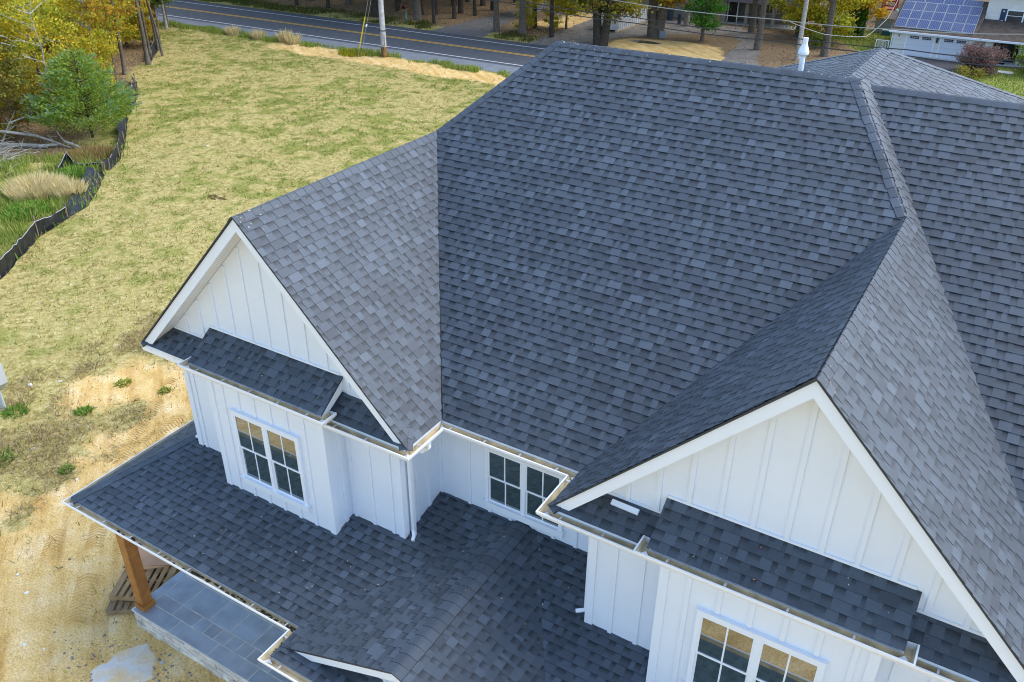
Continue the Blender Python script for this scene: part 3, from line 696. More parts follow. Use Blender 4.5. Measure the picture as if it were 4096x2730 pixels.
def stones(fn, L):
    z = FZ-.055
    while z > -6.45:
        h = rr.choice((.05, .065, .08)); u = -rr.uniform(0, .2)
        while u < L:
            l = rr.uniform(.12, .34); d = rr.uniform(.0, .022); a, c = max(0, u+.004), min(L, u+l-.004); tn = rr.uniform(.75, 1.15)
            if c > a: fn(a, c, z-h+.004, z, d, tn)
            u += l
        z -= h
def fr(a, c, z0, z1, d, tn):
    P = [(px0+a, py0-d, z0), (px0+c, py0-d, z0), (px0+c, py0-d, z1), (px0+a, py0-d, z1)]; col = (.66*tn, .62*tn, .56*tn, 1)
    st.face(P, 0, col); B = [(p[0], py0+.03, p[2]) for p in P]
    for k in range(4): st.face([P[k], P[(k+1) % 4], B[(k+1) % 4], B[k]], 0, col)
def ls(a, c, z0, z1, d, tn):
    P = [(px0-d, py0+c, z0), (px0-d, py0+a, z0), (px0-d, py0+a, z1), (px0-d, py0+c, z1)]; col = (.66*tn, .62*tn, .56*tn, 1)
    st.face(P, 0, col); B = [(px0+.03, p[1], p[2]) for p in P]
    for k in range(4): st.face([P[k], P[(k+1) % 4], B[(k+1) % 4], B[k]], 0, col)
stones(fr, px1-px0); stones(ls, 3.6); hp(st, "stone_skirt", BLUE, floor, attr="shg")
c_ = MB(); c_.box(px0+.02, px1, py0+.02, 1.5, -6.5, FZ-.05); hp(c_, "porch_foundation", MORTAR, floor)
def post(x, y):
    p = MB(); h = .115; p.box(x-h, x+h, y-h, y+h, FZ+.004, zc-.19)
    for e in (-.06, .06): pass
    o = hp(p, "porch_post", CEDARP)
    q = MB(); q.box(x-h-.025, x+h+.025, y-h-.025, y+h+.025, FZ+.004, FZ+.15); hp(q, "post_base", CEDARP, o)
post(-3.30, -2.03); post(2.3, -2.9); post(6.1, -2.9)
bm_ = MB(); bm_.box(-3.42, MEX0+.3, -2.14, -1.92, zc-.19, zc-.005); bm_.box(-3.41, -3.19, -1.92, 4, zc-.19, zc-.005); bm_.box(MEX0+.3, MEX1-.1, -3.0, -2.8, zc-.19, zc-.005); hp(bm_, "porch_beam", TRIM)
# ---- loose things on the roof
oc = MB(); a, b_ = Vector((6.235, -.617, .205+.05)), Vector((6.625, -.624, .20+.05)); oc.bar(a, b_, .075, .05, up=(0, -.58, .81))
o = oc.build("trim_offcut", TRIM); o.location.z = Z0; tag(o, "short white trim offcut lying on the narrow roof strip below the big gable", "offcut")
def chips():
    V = []; C = []; rr = random.Random(3)
    def add(x, y, z, n, s, c):
        a = rr.uniform(0, 6.28); n = Vector(n).normalized(); t_ = n.orthogonal().normalized(); u = t_*math.cos(a)+n.cross(t_)*math.sin(a); v_ = n.cross(u); p = Vector((x, y, z+Z0))+n*.03
        w_ = s*rr.uniform(.25, .6); V.append([p-u*s-v_*w_*.3, p+v_*w_, p+u*s, p-v_*w_]); C.append(c)
    pal = [(.75, .70, .52), (.8, .78, .7), (.55, .40, .18), (.62, .28, .08), (.7, .65, .35)]
    for k in range(70):                     # along the gable ridges and main ridge
        tt = rr.random()**1.6; sx = rr.choice((-1, 1))*abs(rr.gauss(0, .16))
        add(XR+sx, -.85+tt*2.2, ZR-MG*abs(sx), (math.copysign(MG, sx), 0, 1), rr.uniform(.006, .014), rr.choice(pal))
    for k in range(34):
        tt = rr.random()**2; sx = abs(rr.gauss(0, .2)); add(XL+sx, -.85+tt*1.6, ZL-MG*sx, (MG, 0, 1), rr.uniform(.006, .014), rr.choice(pal))
    for k in range(60):
        tt = rr.random()**1.4; sy = abs(rr.gauss(0, .13)); add(AX+.1+tt*5.4, YRID-sy, ZRID-MP*sy+.02, (0, -MP, 1), rr.uniform(.009, .018), rr.choice(pal))
    for k in range(46):
        x = rr.uniform(-3.0, 3.4); y = rr.uniform(-2.4, -.6 if not (-2.3 < x < 2.5) else -1.2); add(x, y, porch(y), (0, -PS, 1), rr.uniform(.008, .022), rr.choice(pal))
    for k in range(18):
        x = rr.uniform(3, 6.0); y = rr.uniform(-1.4, .3); z = max(porch(y), MZ-MPI*abs(x-MX)); add(x, y, z, (0, -.1, 1), rr.uniform(.008, .02), rr.choice(pal))
    for xg in (XL, XR):
        for k in range(10): x = xg+rr.uniform(-1.4, 1.4); y = rr.uniform(-1.0, -.6); add(x, y, BZE+MP*(y-BYE), (0, -MP, 1), rr.uniform(.008, .02), rr.choice(pal))
    for k in range(16): x = rr.uniform(1.5, 7.5); y = rr.uniform(1, 5.5); add(x, y, MP*y, (0, -MP, 1), rr.uniform(.006, .012), rr.choice(pal)) if 2.5 < x < 6 else None
    return np_mesh("roof_litter", np.array([[list(p) for p in q] for q in V]), 4, np.array(C), CHIP)
mb = MB(); rr = random.Random(31)
for k in range(150):
    x = rr.uniform(-.6, 1.9) if rr.random() < .8 else rr.uniform(-3.4, -.6); y = PEY-rr.uniform(.012, .085); q = rr.uniform(.008, .03); z = Z0+PEZ-.02-.100+rr.uniform(0, .02)
    if rr.random() < .25: x = MEX0-rr.uniform(.012, .085); y = rr.uniform(MEY+.1, PEY-.1)
    mb.hexa([(x-q*1.6, y-q*.5, z-.005), (x+q, y-q*.6, z-.005), (x+q*1.4, y+q*.5, z-.005), (x-q, y+q*.6, z-.005), (x-q, y-q*.3, z+q*.6), (x+q*.8, y-q*.4, z+q*.5), (x+q, y+q*.3, z+q*.6), (x-q*.7, y+q*.4, z+q*.5)])
tag(mb.build("gutter_debris", mat("wet_leaf_muck", (.03, .027, .018), .8, .2, col2=(.09, .075, .04), vscale=20)), "dark wet leaf muck lying in the porch gutter", "debris", kind="stuff")
tag(chips(), "scattered pale seeds, leaf bits and chips on the dark shingles", "litter", kind="stuff")
# ------------------------------------------------------------------ things around the house
def gzf(x, y): return float(gz(np.array([x]), np.array([y]))[0])
SILT = mat("black_silt_fabric", (.007, .008, .010), .42, .4, col2=(.016, .019, .024), vscale=4, bump=.5, bscale=9)
STAKE = mat("weathered_stake", (.20, .16, .11), .9, .1, var=.25, vscale=8)
def silt_fence(pts, label, h=.62, sag=None, seed=1, lean=0.0):
    """black fabric strung between stakes; h per point, lean pushes the top sideways (fallen stretches lie on the ground)"""
    rr = random.Random(seed); hs = h if isinstance(h, (list, tuple)) else [h]*len(pts); ln = lean if isinstance(lean, (list, tuple)) else [lean]*len(pts)
    x0, y0 = pts[0]; root = empty("silt_fence", (x0, y0, 0)); tag(root, label, "silt fence", "black silt fences along the wood")
    m = MB(); rows = []
    for i in range(len(pts)-1):
        a, b = Vector((*pts[i], 0)), Vector((*pts[i+1], 0)); L = (b-a).length; n = max(3, int(L/.28)); d = (b-a)/L; s = Vector((-d.y, d.x, 0))
        for k in range(n+(1 if i == len(pts)-2 else 0)):
            t = k/n; p = a+(b-a)*t; hh = hs[i]*(1-t)+hs[i+1]*t; l_ = ln[i]*(1-t)+ln[i+1]*t; z = gzf(p.x, p.y)
            hh *= 1-.18*math.sin(math.pi*t)-rr.uniform(0, .12); r = []
            for f in (-.25, 0, .3, .65, 1):
                off = s*(l_*max(f, 0)+rr.uniform(-.04, .04)+(.35*f if f < 0 else 0)); r.append(p+off+Vector((-x0, -y0, z+max(.015, hh*max(f, 0)+rr.uniform(-.02, .02)))))
            rows.append(r)
    for i in range(len(rows)-1):
        for k in range(4): m.face([rows[i][k], rows[i+1][k], rows[i+1][k+1], rows[i][k+1]])
    part(m, "fabric", SILT, root, smooth=True)
    w = MB()
    for i in range(len(rows)-1):
        p, q = rows[i][4], rows[i+1][4]; w.bar(p+Vector((0, 0, -.03)), q+Vector((0, 0, -.03)), .02, .02)
    part(w, "top_cord", mat("white_cord", (.5, .52, .52), .7, .2), root)
    for i, (x, y) in enumerate(pts):
        if hs[i] < .2: continue
        st_ = MB(); st_.bar((x-x0, y-y0, -.2), (x-x0+rr.uniform(-.06, .06)+ln[i]*.3, y-y0+rr.uniform(-.06, .06), hs[i]+.12), .045, .045); part(st_, "stake", STAKE, root)
    return root
silt_fence([(-20.2, 3.9), (-21.7, 5.9), (-24.15, 9.05), (-24.9, 10.9)], "taut black silt fence with a white top cord, nearest stretch at the field's edge", [.72, .75, .75, .6], seed=2)
silt_fence([(-24.9, 10.9), (-25.5, 12.3), (-27.0, 13.9), (-28.6, 15.4)], "black silt fence fallen flat and crumpled under broken stakes", [.55, .35, .4, .45], seed=3, lean=[.1, .75, .8, .6])
silt_fence([(-28.6, 15.4), (-29.5, 15.9), (-30.3, 15.2), (-31.2, 15.3), (-30.5, 14.2)], "short black silt fence spur turned off into the weeds below the cedar", [.4, .35, .3, .75, .25], seed=4)
silt_fence([(-28.8, 15.9), (-30.0, 17.4), (-32.0, 19.2), (-33.8, 20.6), (-36.0, 22.4)], "ragged black silt fence sagging beside the blue-green cedar", [.5, .6, .5, .35, .3], seed=5, lean=[.25, .1, .2, .35, .3])
silt_fence([(-36.4, 22.8), (-38.6, 25.0), (-40.2, 26.4), (-42.9, 28.4)], "torn black silt fence standing up behind the cedar's top", [.95, .8, .9, .5], seed=6, lean=[.1, .3, .1, .2])
silt_fence([(-47.1, 32.9), (-48.0, 33.8), (-50.2, 36.1), (-52.4, 38.2)], "far black silt fence leaning against thin trunks near the road", [.8, .5, 1.0, 1.2], seed=7, lean=[.1, .3, .1, .5])

# ---- tree generator
def quads(P, size, cols, r_, droop=0.0, flat=0.0):
    n = len(P); a = r_.normal(size=(n, 3)); a[:, 2] *= (1-flat); a /= np.linalg.norm(a, axis=1)[:, None]
    b = r_.normal(size=(n, 3)); b[:, 2] -= droop; b -= a*np.sum(a*b, 1)[:, None]; b /= np.linalg.norm(b, axis=1)[:, None]+1e-9
    s = size*r_.uniform(.6, 1.35, (n, 1)); a = a*s*.52; b = b*s
    return np.stack([P-b*.5, P+a*.55-b*.05, P+b*.55, P-a*.55-b*.05], 1)
PAL = dict(yellow=[(.80, .52, .03), (0.675, 0.405, 0.016), (0.783, 0.486, 0.027), (0.540, 0.378, 0.020), (0.405, 0.338, 0.027)],
           lime=[(.52, .46, .03), (.40, .42, .035), (.62, .52, .04), (.26, .32, .035), (.70, .50, .04)],
           green=[(0.074, 0.142, 0.022), (0.115, 0.189, 0.027), (0.162, 0.223, 0.027), (0.230, 0.257, 0.030)],
           rust=[(.50, .27, .03), (.58, .38, .03), (.34, .15, .03), (.48, .36, .03), (.28, .28, .03), (.36, .34, .03)],
           olive=[(.30, .27, .03), (.36, .32, .03), (0.135, 0.155, 0.027), (0.216, 0.209, 0.034), (0.297, 0.243, 0.041), (0.324, 0.189, 0.041), (0.108, 0.121, 0.022)],
           maroon=[(.22, .13, .12), (.27, .17, .155), (.17, .09, .085), (.24, .16, .13)],
           bright=[(0.061, 0.203, 0.020), (0.081, 0.257, 0.027), (0.135, 0.297, 0.034), (0.047, 0.135, 0.016)],
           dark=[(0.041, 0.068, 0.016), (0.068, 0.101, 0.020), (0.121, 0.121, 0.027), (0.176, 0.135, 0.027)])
def make_tree(kind, h, cr, cb, nl, ls, pal, seed, tr=.16, lean=(0, 0), bark=None, fork=False, limbs=16, top=None):
    r_ = np.random.default_rng(seed); rr = random.Random(seed); root = empty(kind); tm = MB(); tw = []
    trunks = [(0, 0)] if not fork else [(-.28, .0), (.30, .1)]
    for fi, (fx, fy) in enumerate(trunks):
        pts = []; rad = []; n = 9; hh = h*(1 if fi == 0 else .9); wob = Vector((0, 0, 0))
        for i in range(n):
            t = i/(n-1); wob += Vector((rr.uniform(-.1, .1), rr.uniform(-.1, .1), 0))*(h/12)
            pts.append(Vector((fx*min(1, .4+t*3)+lean[0]*t*t*.6+lean[0]*t*.4, fy+lean[1]*t, hh*.92*t-.1))+wob*(.2+t)+Vector((fx*2.2*t, 0, 0)))
            rad.append(tr*(1.28 if i == 0 else 1)*(1-.82*t)+.015)
        tm.tube(pts, rad, 8)
        def at_h(z):
            for i in range(n-1):
                if pts[i+1].z >= z: q = (z-pts[i].z)/max(1e-6, pts[i+1].z-pts[i].z); return pts[i]+(pts[i+1]-pts[i])*q, rad[i]+(rad[i+1]-rad[i])*q
            return pts[-1], rad[-1]
        for k in range(limbs):
            z = cb+(hh*.9-cb)*((k+rr.random())/limbs); p, r0 = at_h(z); f = (z-cb)/max(.1, hh-cb)
            prof = (math.sin(math.pi*min(1, .18+f*.80)))**.7; az = k*2.4+rr.uniform(-.5, .5); L = cr*prof*rr.uniform(.75, 1.1)
            dz = rr.uniform(-.05, .35)+f*.55; q = [p]
            for j in range(1, 5):
                u = j/4; q.append(p+Vector((math.cos(az+rr.uniform(-.15, .15))*L*u, math.sin(az)*L*u, L*(dz*u+.12*u*u)+rr.uniform(-.08, .08)*L*.3)))
            tm.tube(q, [max(.012, r0*.42*(1-u*.22)) for u in range(5)], 5, cap=False)
            for j in range(1, 5): tw.append((q[j], .35+.35*L/4*1.0)); 
            for e in range(3):
                j = rr.choice((1, 2, 3, 3)); b = q[j]; a2 = az+rr.choice((-1, 1))*rr.uniform(.5, 1.2); l2 = L*rr.uniform(.28, .5); c = [b]
                for u in (.5, 1): c.append(b+Vector((math.cos(a2)*l2*u, math.sin(a2)*l2*u, l2*rr.uniform(-.1, .5)*u)))
                tm.tube(c, [.02, .014, .008], 4, cap=False); tw += [(c[1], .4), (c[2], .45)]
    part(tm, "trunk", bark or BARK, root, smooth=True)
    if nl:
        T = np.array([list(p) for p, s in tw]); S = np.array([s for p, s in tw]); ct = r_.integers(0, len(PAL[pal]), len(T)); ci = r_.choice(len(T), nl)
        off = r_.normal(size=(nl, 3))*S[ci][:, None]*np.array([.75, .75, .5])*(cr/3.0)**.6
        P = T[ci]+off; P[:, 2] = np.maximum(P[:, 2], .25)
        pick = np.where(r_.random(nl) < .62, ct[ci], r_.integers(0, len(PAL[pal]), nl)); C = np.array(PAL[pal])[pick]*r_.uniform(.72, 1.25, (nl, 1))
        np_mesh("crown", quads(P, ls, C, r_, .4), 4, C, LEAF, root)
    return root
def cedar(h, cr, nl, seed):
    r_ = np.random.default_rng(seed); rr = random.Random(seed); root = empty("cedar_tree"); m = MB(); P = []; C = []
    m.tube([(0, 0, -.1), (.05, 0, h*.5), (.02, .05, h*.97)], [.08, .045, .01], 7)
    br = []
    for k in range(120):
        f = (k/120)**1.05; z = .35+h*.94*f; L = cr*(1-f)**.75*rr.uniform(.7, 1.12)+.12; az = k*2.4+rr.uniform(-.4, .4); br.append((z, L, az))
        m.tube([(0, 0, z), (math.cos(az)*L*.5, math.sin(az)*L*.5, z+L*.18), (math.cos(az)*L, math.sin(az)*L, z+L*.42)], [.018, .012, .005], 4, cap=False)
    w = np.array([L**1.5 for z, L, az in br]); w /= w.sum(); ci = r_.choice(len(br), nl, p=w)
    B = np.array(br)[ci]; u = r_.beta(2.6, 1.25, nl); z = B[:, 0]+B[:, 1]*(.36*u*.5+.42*u*u*.6); sp = .05+.085*B[:, 1]*(1-u)+.03*r_.random(nl)
    az = B[:, 2]+r_.normal(size=nl)*.12
    Pn = np.stack([np.cos(az)*B[:, 1]*u, np.sin(az)*B[:, 1]*u, z], 1)+r_.normal(size=(nl, 3))*sp[:, None]*np.array([1, 1, .55])
    g1 = np.array((.14, .25, .03)); g2 = np.array((.32, .42, .06)); g3 = np.array((.20, .34, .22))
    q = r_.random((nl, 1)); C = np.where(q < .45, g1, g2); tip = (u > .86) & (r_.random(nl) < .38); C[tip] = g3; C = C*r_.uniform(.75, 1.25, (nl, 1))
    # sprays: narrow leaves pointing outwards and up
    d = np.stack([np.cos(az), np.sin(az), .6+0*az], 1)+r_.normal(size=(nl, 3))*.55; d /= np.linalg.norm(d, axis=1)[:, None]; s = np.cross(d, r_.normal(size=(nl, 3))); s /= np.linalg.norm(s, axis=1)[:, None]
    ln = r_.uniform(.12, .28, (nl, 1)); V = np.stack([Pn, Pn+d*ln*.5+s*.028, Pn+d*ln, Pn+d*ln*.5-s*.028], 1)
    part(m, "trunk", BARKD, root); np_mesh("crown", V, 4, C, LEAF, root); return root
def put(o, x, y, s=1.0, rz=0.0, sz=None):
    o.location = (x, y, gzf(x, y)-.02); o.scale = (s, s, sz or s); o.rotation_euler = (0, 0, rz); return o
c = put(cedar(4.6, 2.95, 15500, 3), -34.3, 18.9); tag(c, "bushy blue-green cedar at the field's edge beside the black silt fence", "cedar")
# wood left of the field: a few source trees, copied
SRC = dict(
    ylow=make_tree("yellow_tree", 9.5, 3.6, .9, 6800, .25, "yellow", 21, .17),
    lime=make_tree("lime_tree", 9.0, 3.3, .8, 6800, .24, "lime", 22, .16),
    lime2=make_tree("lime_tree", 7.0, 2.9, .5, 6200, .23, "lime", 26, .12, limbs=14),
    rust=make_tree("rusty_sapling", 4.6, 2.1, .5, 5200, .20, "rust", 23, .07, limbs=12),
    grn=make_tree("green_oak", 8.5, 3.2, 2.2, 8500, .25, "green", 24, .18),
    oliv=make_tree("olive_tree", 6.5, 2.8, .4, 6000, .24, "olive", 25, .11))
used = set()
def place(src, x, y, label, s=1.0, group=None, cat="tree", sz=None):
    o = SRC[src] if src not in used else copy_tree(SRC[src]); used.add(src)
    put(o, x, y, s, rng.uniform(0, 6.28), sz); tag(o, label, cat, group)
    if not group and "group" in o: del o["group"]
    return o
Yg, Lg, Rg, Og = "yellow trees deep in the left wood", "yellow-green trees deep in the left wood", "rust-leaved saplings in the left wood", "dark olive trees deep in the left wood"
place('ylow', -41.5, 13.2, "bright yellow tree at the left edge, in front of the bleached leaning trunk", .85)
place('ylow', -46.5, 18.5, "yellow tree behind the bleached leaning trunk", .9)
place('lime', -40.5, 20.5, "yellow-green tree rising behind the blue-green cedar", .72)
place('rust', -39.0, 21.4, "rust-red sapling close behind the cedar's right shoulder", .62)
place('lime2', -41.5, 24.8, "yellow-green sapling on the leaf litter right of the cedar", .55)
place('oliv', -37.6, 16.6, "dark olive tree just left of the cedar, over the fallen branches", .66)
place('oliv', -41.0, 16.0, "dark olive tree between the yellow tree and the cedar", .85)
place('grn', -57.4, 43.0, "green oak where the wood meets the road", .74, sz=.85)
place('lime2', -37.9, 12.0, "low yellow-green tree at the left edge above the brush pile", .62)
for x, y, s in ((-52, 22, 1), (-56, 16, 1), (-60, 27, 1.05), (-49, 14, .95), (-66, 34, 1.1)): place('ylow', x, y, "yellow tree standing deep in the wood left of the field", s, Yg)
for x, y, s in ((-46, 23.8, .9), (-50.5, 27.5, .95), (-54.5, 31, 1), (-59, 35, 1.05), (-63, 22, 1.1), (-72, 40, 1.1), (-66, 40.5, .9), (-47.4, 27.2, .62), (-52.5, 33.6, .75), (-49.3, 21.6, .8)): place('lime', x, y, "yellow-green tree standing deep in the wood left of the field", s, Lg)
for x, y, s in ((-44, 21.5, .85), (-43.2, 18.6, .8), (-46, 25.2, .7), (-48.8, 30.3, .7), (-53, 35.5, .75), (-57, 39, .8)): place('lime2', x, y, "low bushy yellow-green tree in the left wood", s, "low bushy trees in the left wood")
for x, y, s in ((-44.0, 24.6, .8), (-52.5, 36.6, .7), (-59, 41.2, .8)): place('rust', x, y, "rust and orange sapling in the wood left of the field", s, Rg)
for x, y, s in ((-47, 12.5, 1.0), (-54, 25.5, 1.15), (-61, 31, 1.2), (-68, 28, 1.3), (-70, 20, 1.4), (-77, 36, 1.4), (-45, 9, 1.0), (-62, 12, 1.4)): place('oliv', x, y, "dark olive tree filling the back of the left wood", s, Og)
# slim bare trunks at the wood's edge (their crowns are above the picture)
def slim(x, y, h, r0, lean, label, seed, pal="olive", bark=None, group=None):
    o = make_tree("slim_tree", h, 2.0, h*.62, 1500, .25, pal, seed, r0*.78, lean, bark, limbs=9); put(o, x, y); tag(o, label, "tree", group); return o
slim(-45.3, 29.4, 11, .16, (-.3, .6), "slim bare trunk at the field's edge beside the sandy patch", 61)
slim(-46.6, 32.4, 12, .19, (-.8, .3), "thicker brown trunk behind the slim bare trunk by the sandy patch", 62)
slim(-48.1, 34.9, 10, .10, (-2.2, .3), "thin strongly leaning trunk among the edge trunks", 63)
slim(-48.6, 34.2, 10, .10, (-.9, .2), "thin straight grey sapling right of the leaning trunk", 64)
slim(-50.0, 36.1, 11, .13, (-1.6, .2), "leaning bare trunk that holds up the far silt fence", 65)
slim(-56.6, 42.3, 9, .15, (.3, 0), "pale trunk under the green oak by the road", 66, "green", BARKP)
slim(-58.3, 42.6, 9, .17, (-.4, 0), "grey trunk just left of the pale trunk by the road", 67, "green")
slim(-43.4, 27.3, 6, .05, (.2, .1), "very thin sapling stem among leaf litter right of the rusty saplings", 68, "rust")
# bleached dead tree leaning out of the yellow leaves
d = empty("dead_tree", (-40.6, 16.4, 0)); m = MB()
m.tube([(-.3, -1.6, 1.8), (-.1, -.7, 2.9), (.1, .3, 4.1), (.3, 1.1, 5.0), (.1, 1.35, 5.5), (-.2, 1.4, 6.6)], [.19, .18, .17, .16, .13, .06], 8)
m.tube([(.3, 1.1, 5.0), (.7, 1.5, 5.05), (1.2, 1.7, 4.6), (1.8, 2.2, 4.4)], [.12, .09, .06, .02], 6); m.tube([(.7, 1.5, 5.05), (1.2, 2.0, 4.9), (1.5, 2.5, 4.4)], [.06, .04, .015], 5)
m.tube([(-.3, -1.6, 1.8), (-.6, -2.6, .4), (-.7, -2.9, -.1)], [.19, .21, .24], 8)
m.tube([(.1, 1.35, 5.5), (.5, 1.2, 6.1), (.9, 1.6, 6.9)], [.06, .04, .015], 5); m.tube([(-.1, -.7, 2.9), (.6, -.5, 2.3), (.9, -.1, 1.1)], [.05, .03, .01], 5)
part(m, "trunk", DEADW, d, smooth=True); tag(d, "bleached dead trunk leaning up through the yellow leaves", "dead tree")
def bare(x, y, h, seed, label, mt=DEADW):
    rr = random.Random(seed); mb = MB(); P = [Vector((0, 0, -.1))]
    for k in range(8): P.append(P[-1]+Vector((rr.uniform(-.22, .25), rr.uniform(-.22, .22), h/8)))
    mb.tube(P, [.075*(1-.1*k) for k in range(9)], 6)
    for k in range(2, 9):
        for e in range(3):
            a = rr.uniform(0, 6.28); L = rr.uniform(.8, 2.0); q = P[k]+Vector((math.cos(a)*L*.5, math.sin(a)*L*.5, L*.25)); w_ = q+Vector((math.cos(a+.3)*L*.5, math.sin(a+.3)*L*.5, L*rr.uniform(-.1, .4))); mb.tube([P[k], q, w_], [.03, .02, .008], 4, cap=False)
            mb.tube([q, q+Vector((math.cos(a-.8)*L*.4, math.sin(a-.8)*L*.4, L*.2))], [.015, .006], 4, cap=False)
    o = mb.build("bare_sapling", mt); o.location = (x, y, gzf(x, y)); tag(o, label, "sapling")
bare(-39.0, 14.4, 6.5, 1, "bare grey sapling with spreading twigs before the yellow leaves at the left edge")
bare(-38.6, 19.6, 7.0, 2, "bare pale sapling rising just behind the cedar's top")
bare(-42.6, 21.8, 7.5, 3, "bare thin sapling among the yellow-green crowns above the cedar")
bare(-44.6, 27.4, 7.0, 4, "bare grey sapling left of the slim bare trunk by the sandy patch")
# fallen branches and logs by the cedar
def branch(name, pts, rad, label, mt=DEADW, cat="branch", group=None):
    p0 = Vector(pts[0]); o = empty(name, (p0.x, p0.y, 0)); mb = MB(); mb.tube([Vector(p)-Vector((p0.x, p0.y, 0)) for p in pts], rad, 6); rr = random.Random(len(label)); P = [Vector(p)-Vector((p0.x, p0.y, 0)) for p in pts]
    for k in range(1, len(P)-1):
        for e in range(2): mb.tube([P[k], P[k]+Vector((rr.uniform(-.6, .6), rr.uniform(-.6, .6), rr.uniform(.1, .5))), P[k]+Vector((rr.uniform(-1, 1), rr.uniform(-1, 1), rr.uniform(-.1, .5)))], [.02, .014, .005], 4)
    ob = mb.build(name, mt); ob.location = (p0.x, p0.y, 0); tag(ob, label, cat, group); bpy.data.objects.remove(o); return ob
branch("fallen_branch", [(-38.6, 14.6, .9), (-36.4, 15.5, .8), (-35.4, 16.4, .55), (-34.4, 16.8, .25), (-33.4, 17.0, .05)], [.09, .08, .07, .05, .03], "long grey fallen branch arching in front of the cedar")
branch("fallen_branch", [(-36.8, 15.2, .1), (-36.5, 15.8, 1.2), (-35.9, 16.6, 1.5), (-35.1, 17.2, 1.1), (-34.6, 17.4, .1)], [.05, .05, .045, .04, .03], "pale arched branch left of the cedar")
def log(a, b, r, label):
    mb = MB(); p = Vector(a); q = Vector(b); mb.tube([p-p, (q-p)*.5+Vector((0, 0, .02)), q-p], [r, r*.95, r*.8], 8); o = mb.build("cut_log", DEADW); o.location = p; tag(o, label, "log")
log((-34.9, 16.1, .10), (-34.2, 16.95, .12), .09, "short pale cut log lying left of the cedar's foot")
log((-33.9, 17.0, .32), (-32.75, 17.2, .08), .07, "pale pole slanting down right of the cedar's foot")
log((-37.8, 14.6, .12), (-34.6, 16.4, .10), .13, "long grey log lying along the edge of the brush pile")
# brush pile: nobody could count its twigs
mb = MB(); rr = random.Random(44)
for k in range(230):
    x, y = -35.6+rr.gauss(0, 1.1), 13.9+rr.gauss(0, .8); a = rr.uniform(0, 3.14); L = rr.uniform(.4, 1.3); z = abs(rr.gauss(0, .22))+.05; d_ = Vector((math.cos(a)*L, math.sin(a)*L, rr.uniform(-.25, .3))); p = Vector((x, y, z))
    mb.tube([p-d_*.5, p+Vector((0, 0, rr.uniform(-.05, .1))), p+d_*.5], [.018, .014, .005], 4, cap=False)
tag(mb.build("brush_pile", DEADW), "tangled pile of bleached twigs at the left edge below the cedar", "brush", kind="stuff")

# ---- grasses, weeds, litter
def blades(name, n, box, prob, hgt, wid, colf, seed, lean=.5):
    r_ = np.random.default_rng(seed); x = r_.uniform(box[0], box[1], n); y = r_.uniform(box[2], box[3], n); keep = r_.random(n) < prob(x, y); x = x[keep]; y = y[keep]; n = len(x)
    h = hgt(x, y, r_)*r_.uniform(.55, 1.3, n); a = r_.uniform(0, 6.283, n); b = r_.uniform(0, 6.283, n); z = gz(x, y)-.01; l = lean*r_.random(n)*h
    w = wid*r_.uniform(.7, 1.4, n); P = np.stack([x, y, z], 1); s = np.stack([np.cos(b)*w, np.sin(b)*w, 0*w], 1); t = P+np.stack([np.cos(a)*l, np.sin(a)*l, h], 1)
    o = np_mesh(name, np.stack([P-s, P+s, t], 1), 3, colf(x, y, r_), BLADE); return o
def fieldcol(x, y, r_):
    s, g, l, w = zones(x, y); n = len(x); q = r_.random(n)+(g-.35)*.8+.10; st_ = np.array((.56, .47, .20)); tn = np.array((.40, .29, .13)); gr = np.array((.20, .23, .045)); yl = np.array((.38, .36, .09))
    C = np.where((q > .62)[:, None], gr, np.where((q > .40)[:, None], yl, np.where((q > .2)[:, None], st_, tn))); return C*r_.uniform(.55, 1.45, (n, 1))
def fprob(x, y):
    s, g, l, w = zones(x, y); p = (1-s*.90)*(1-l*.9)*(.55+.45*g)*sstep(44.4, 43.8, y); cl = fbm(x, y, .3, 77, 2); p = p*sstep(.34, .62, cl); return np.clip(p*1.2, 0, 1)*sstep(-1.2, 1.2, np.maximum(-x-2.6, y-13.5))
tag(blades("field_grass", 460000, (-62, -3, -6, 45), fprob, lambda x, y, r_: .085+.05*vnoise(x, y, 2.5, 8), .016, fieldcol, 5, 2.4), "short dry yellow-green grass covering the field", "grass", kind="stuff")
def wprob(x, y):
    s, g, l, w = zones(x, y); return np.clip(w*sstep(.32, .55, fbm(x, y, 1.2, 31, 3)), 0, 1)
wc = lambda x, y, r_: np.array([(.15, .27, .03), (.23, .34, .045), (.34, .39, .07), (.46, .41, .15)])[r_.integers(0, 4, len(x))]*r_.uniform(.75, 1.25, (len(x), 1))
tag(blades("weeds", 80000, (-46, -21, 0, 19.5), wprob, lambda x, y, r_: .22+.25*vnoise(x, y, 1.5, 9), .022, wc, 6, .6), "dense green weeds beyond the black silt fence", "weeds", kind="stuff")
vp = lambda x, y: sstep(.40, .56, fbm(x, y, 1.6, 41, 3))*sstep(43.0, 43.4, y)*sstep(44.7, 44.2, y)*sstep(-15, -18, x)
tag(blades("verge_weeds", 30000, (-62, -14, 42.8, 44.7), vp, lambda x, y, r_: .16+.3*vnoise(x, y, 1.2, 10), .022, wc, 7, .5), "ragged green weeds along the near edge of the road", "weeds", kind="stuff")
vp2 = lambda x, y: sstep(.38, .56, fbm(x, y, 1.6, 43, 3))*sstep(54.2, 54.6, y)*sstep(58.5, 56.5, y)*np.where((x > -37.5) & (x < -31), 0, 1)*sstep(-26.5, -28, x)
dc = lambda x, y, r_: np.array([(.055, .085, .015), (.09, .11, .02), (.16, .14, .04), (.07, .10, .02)])[r_.integers(0, 4, len(x))]*r_.uniform(.75, 1.25, (len(x), 1))
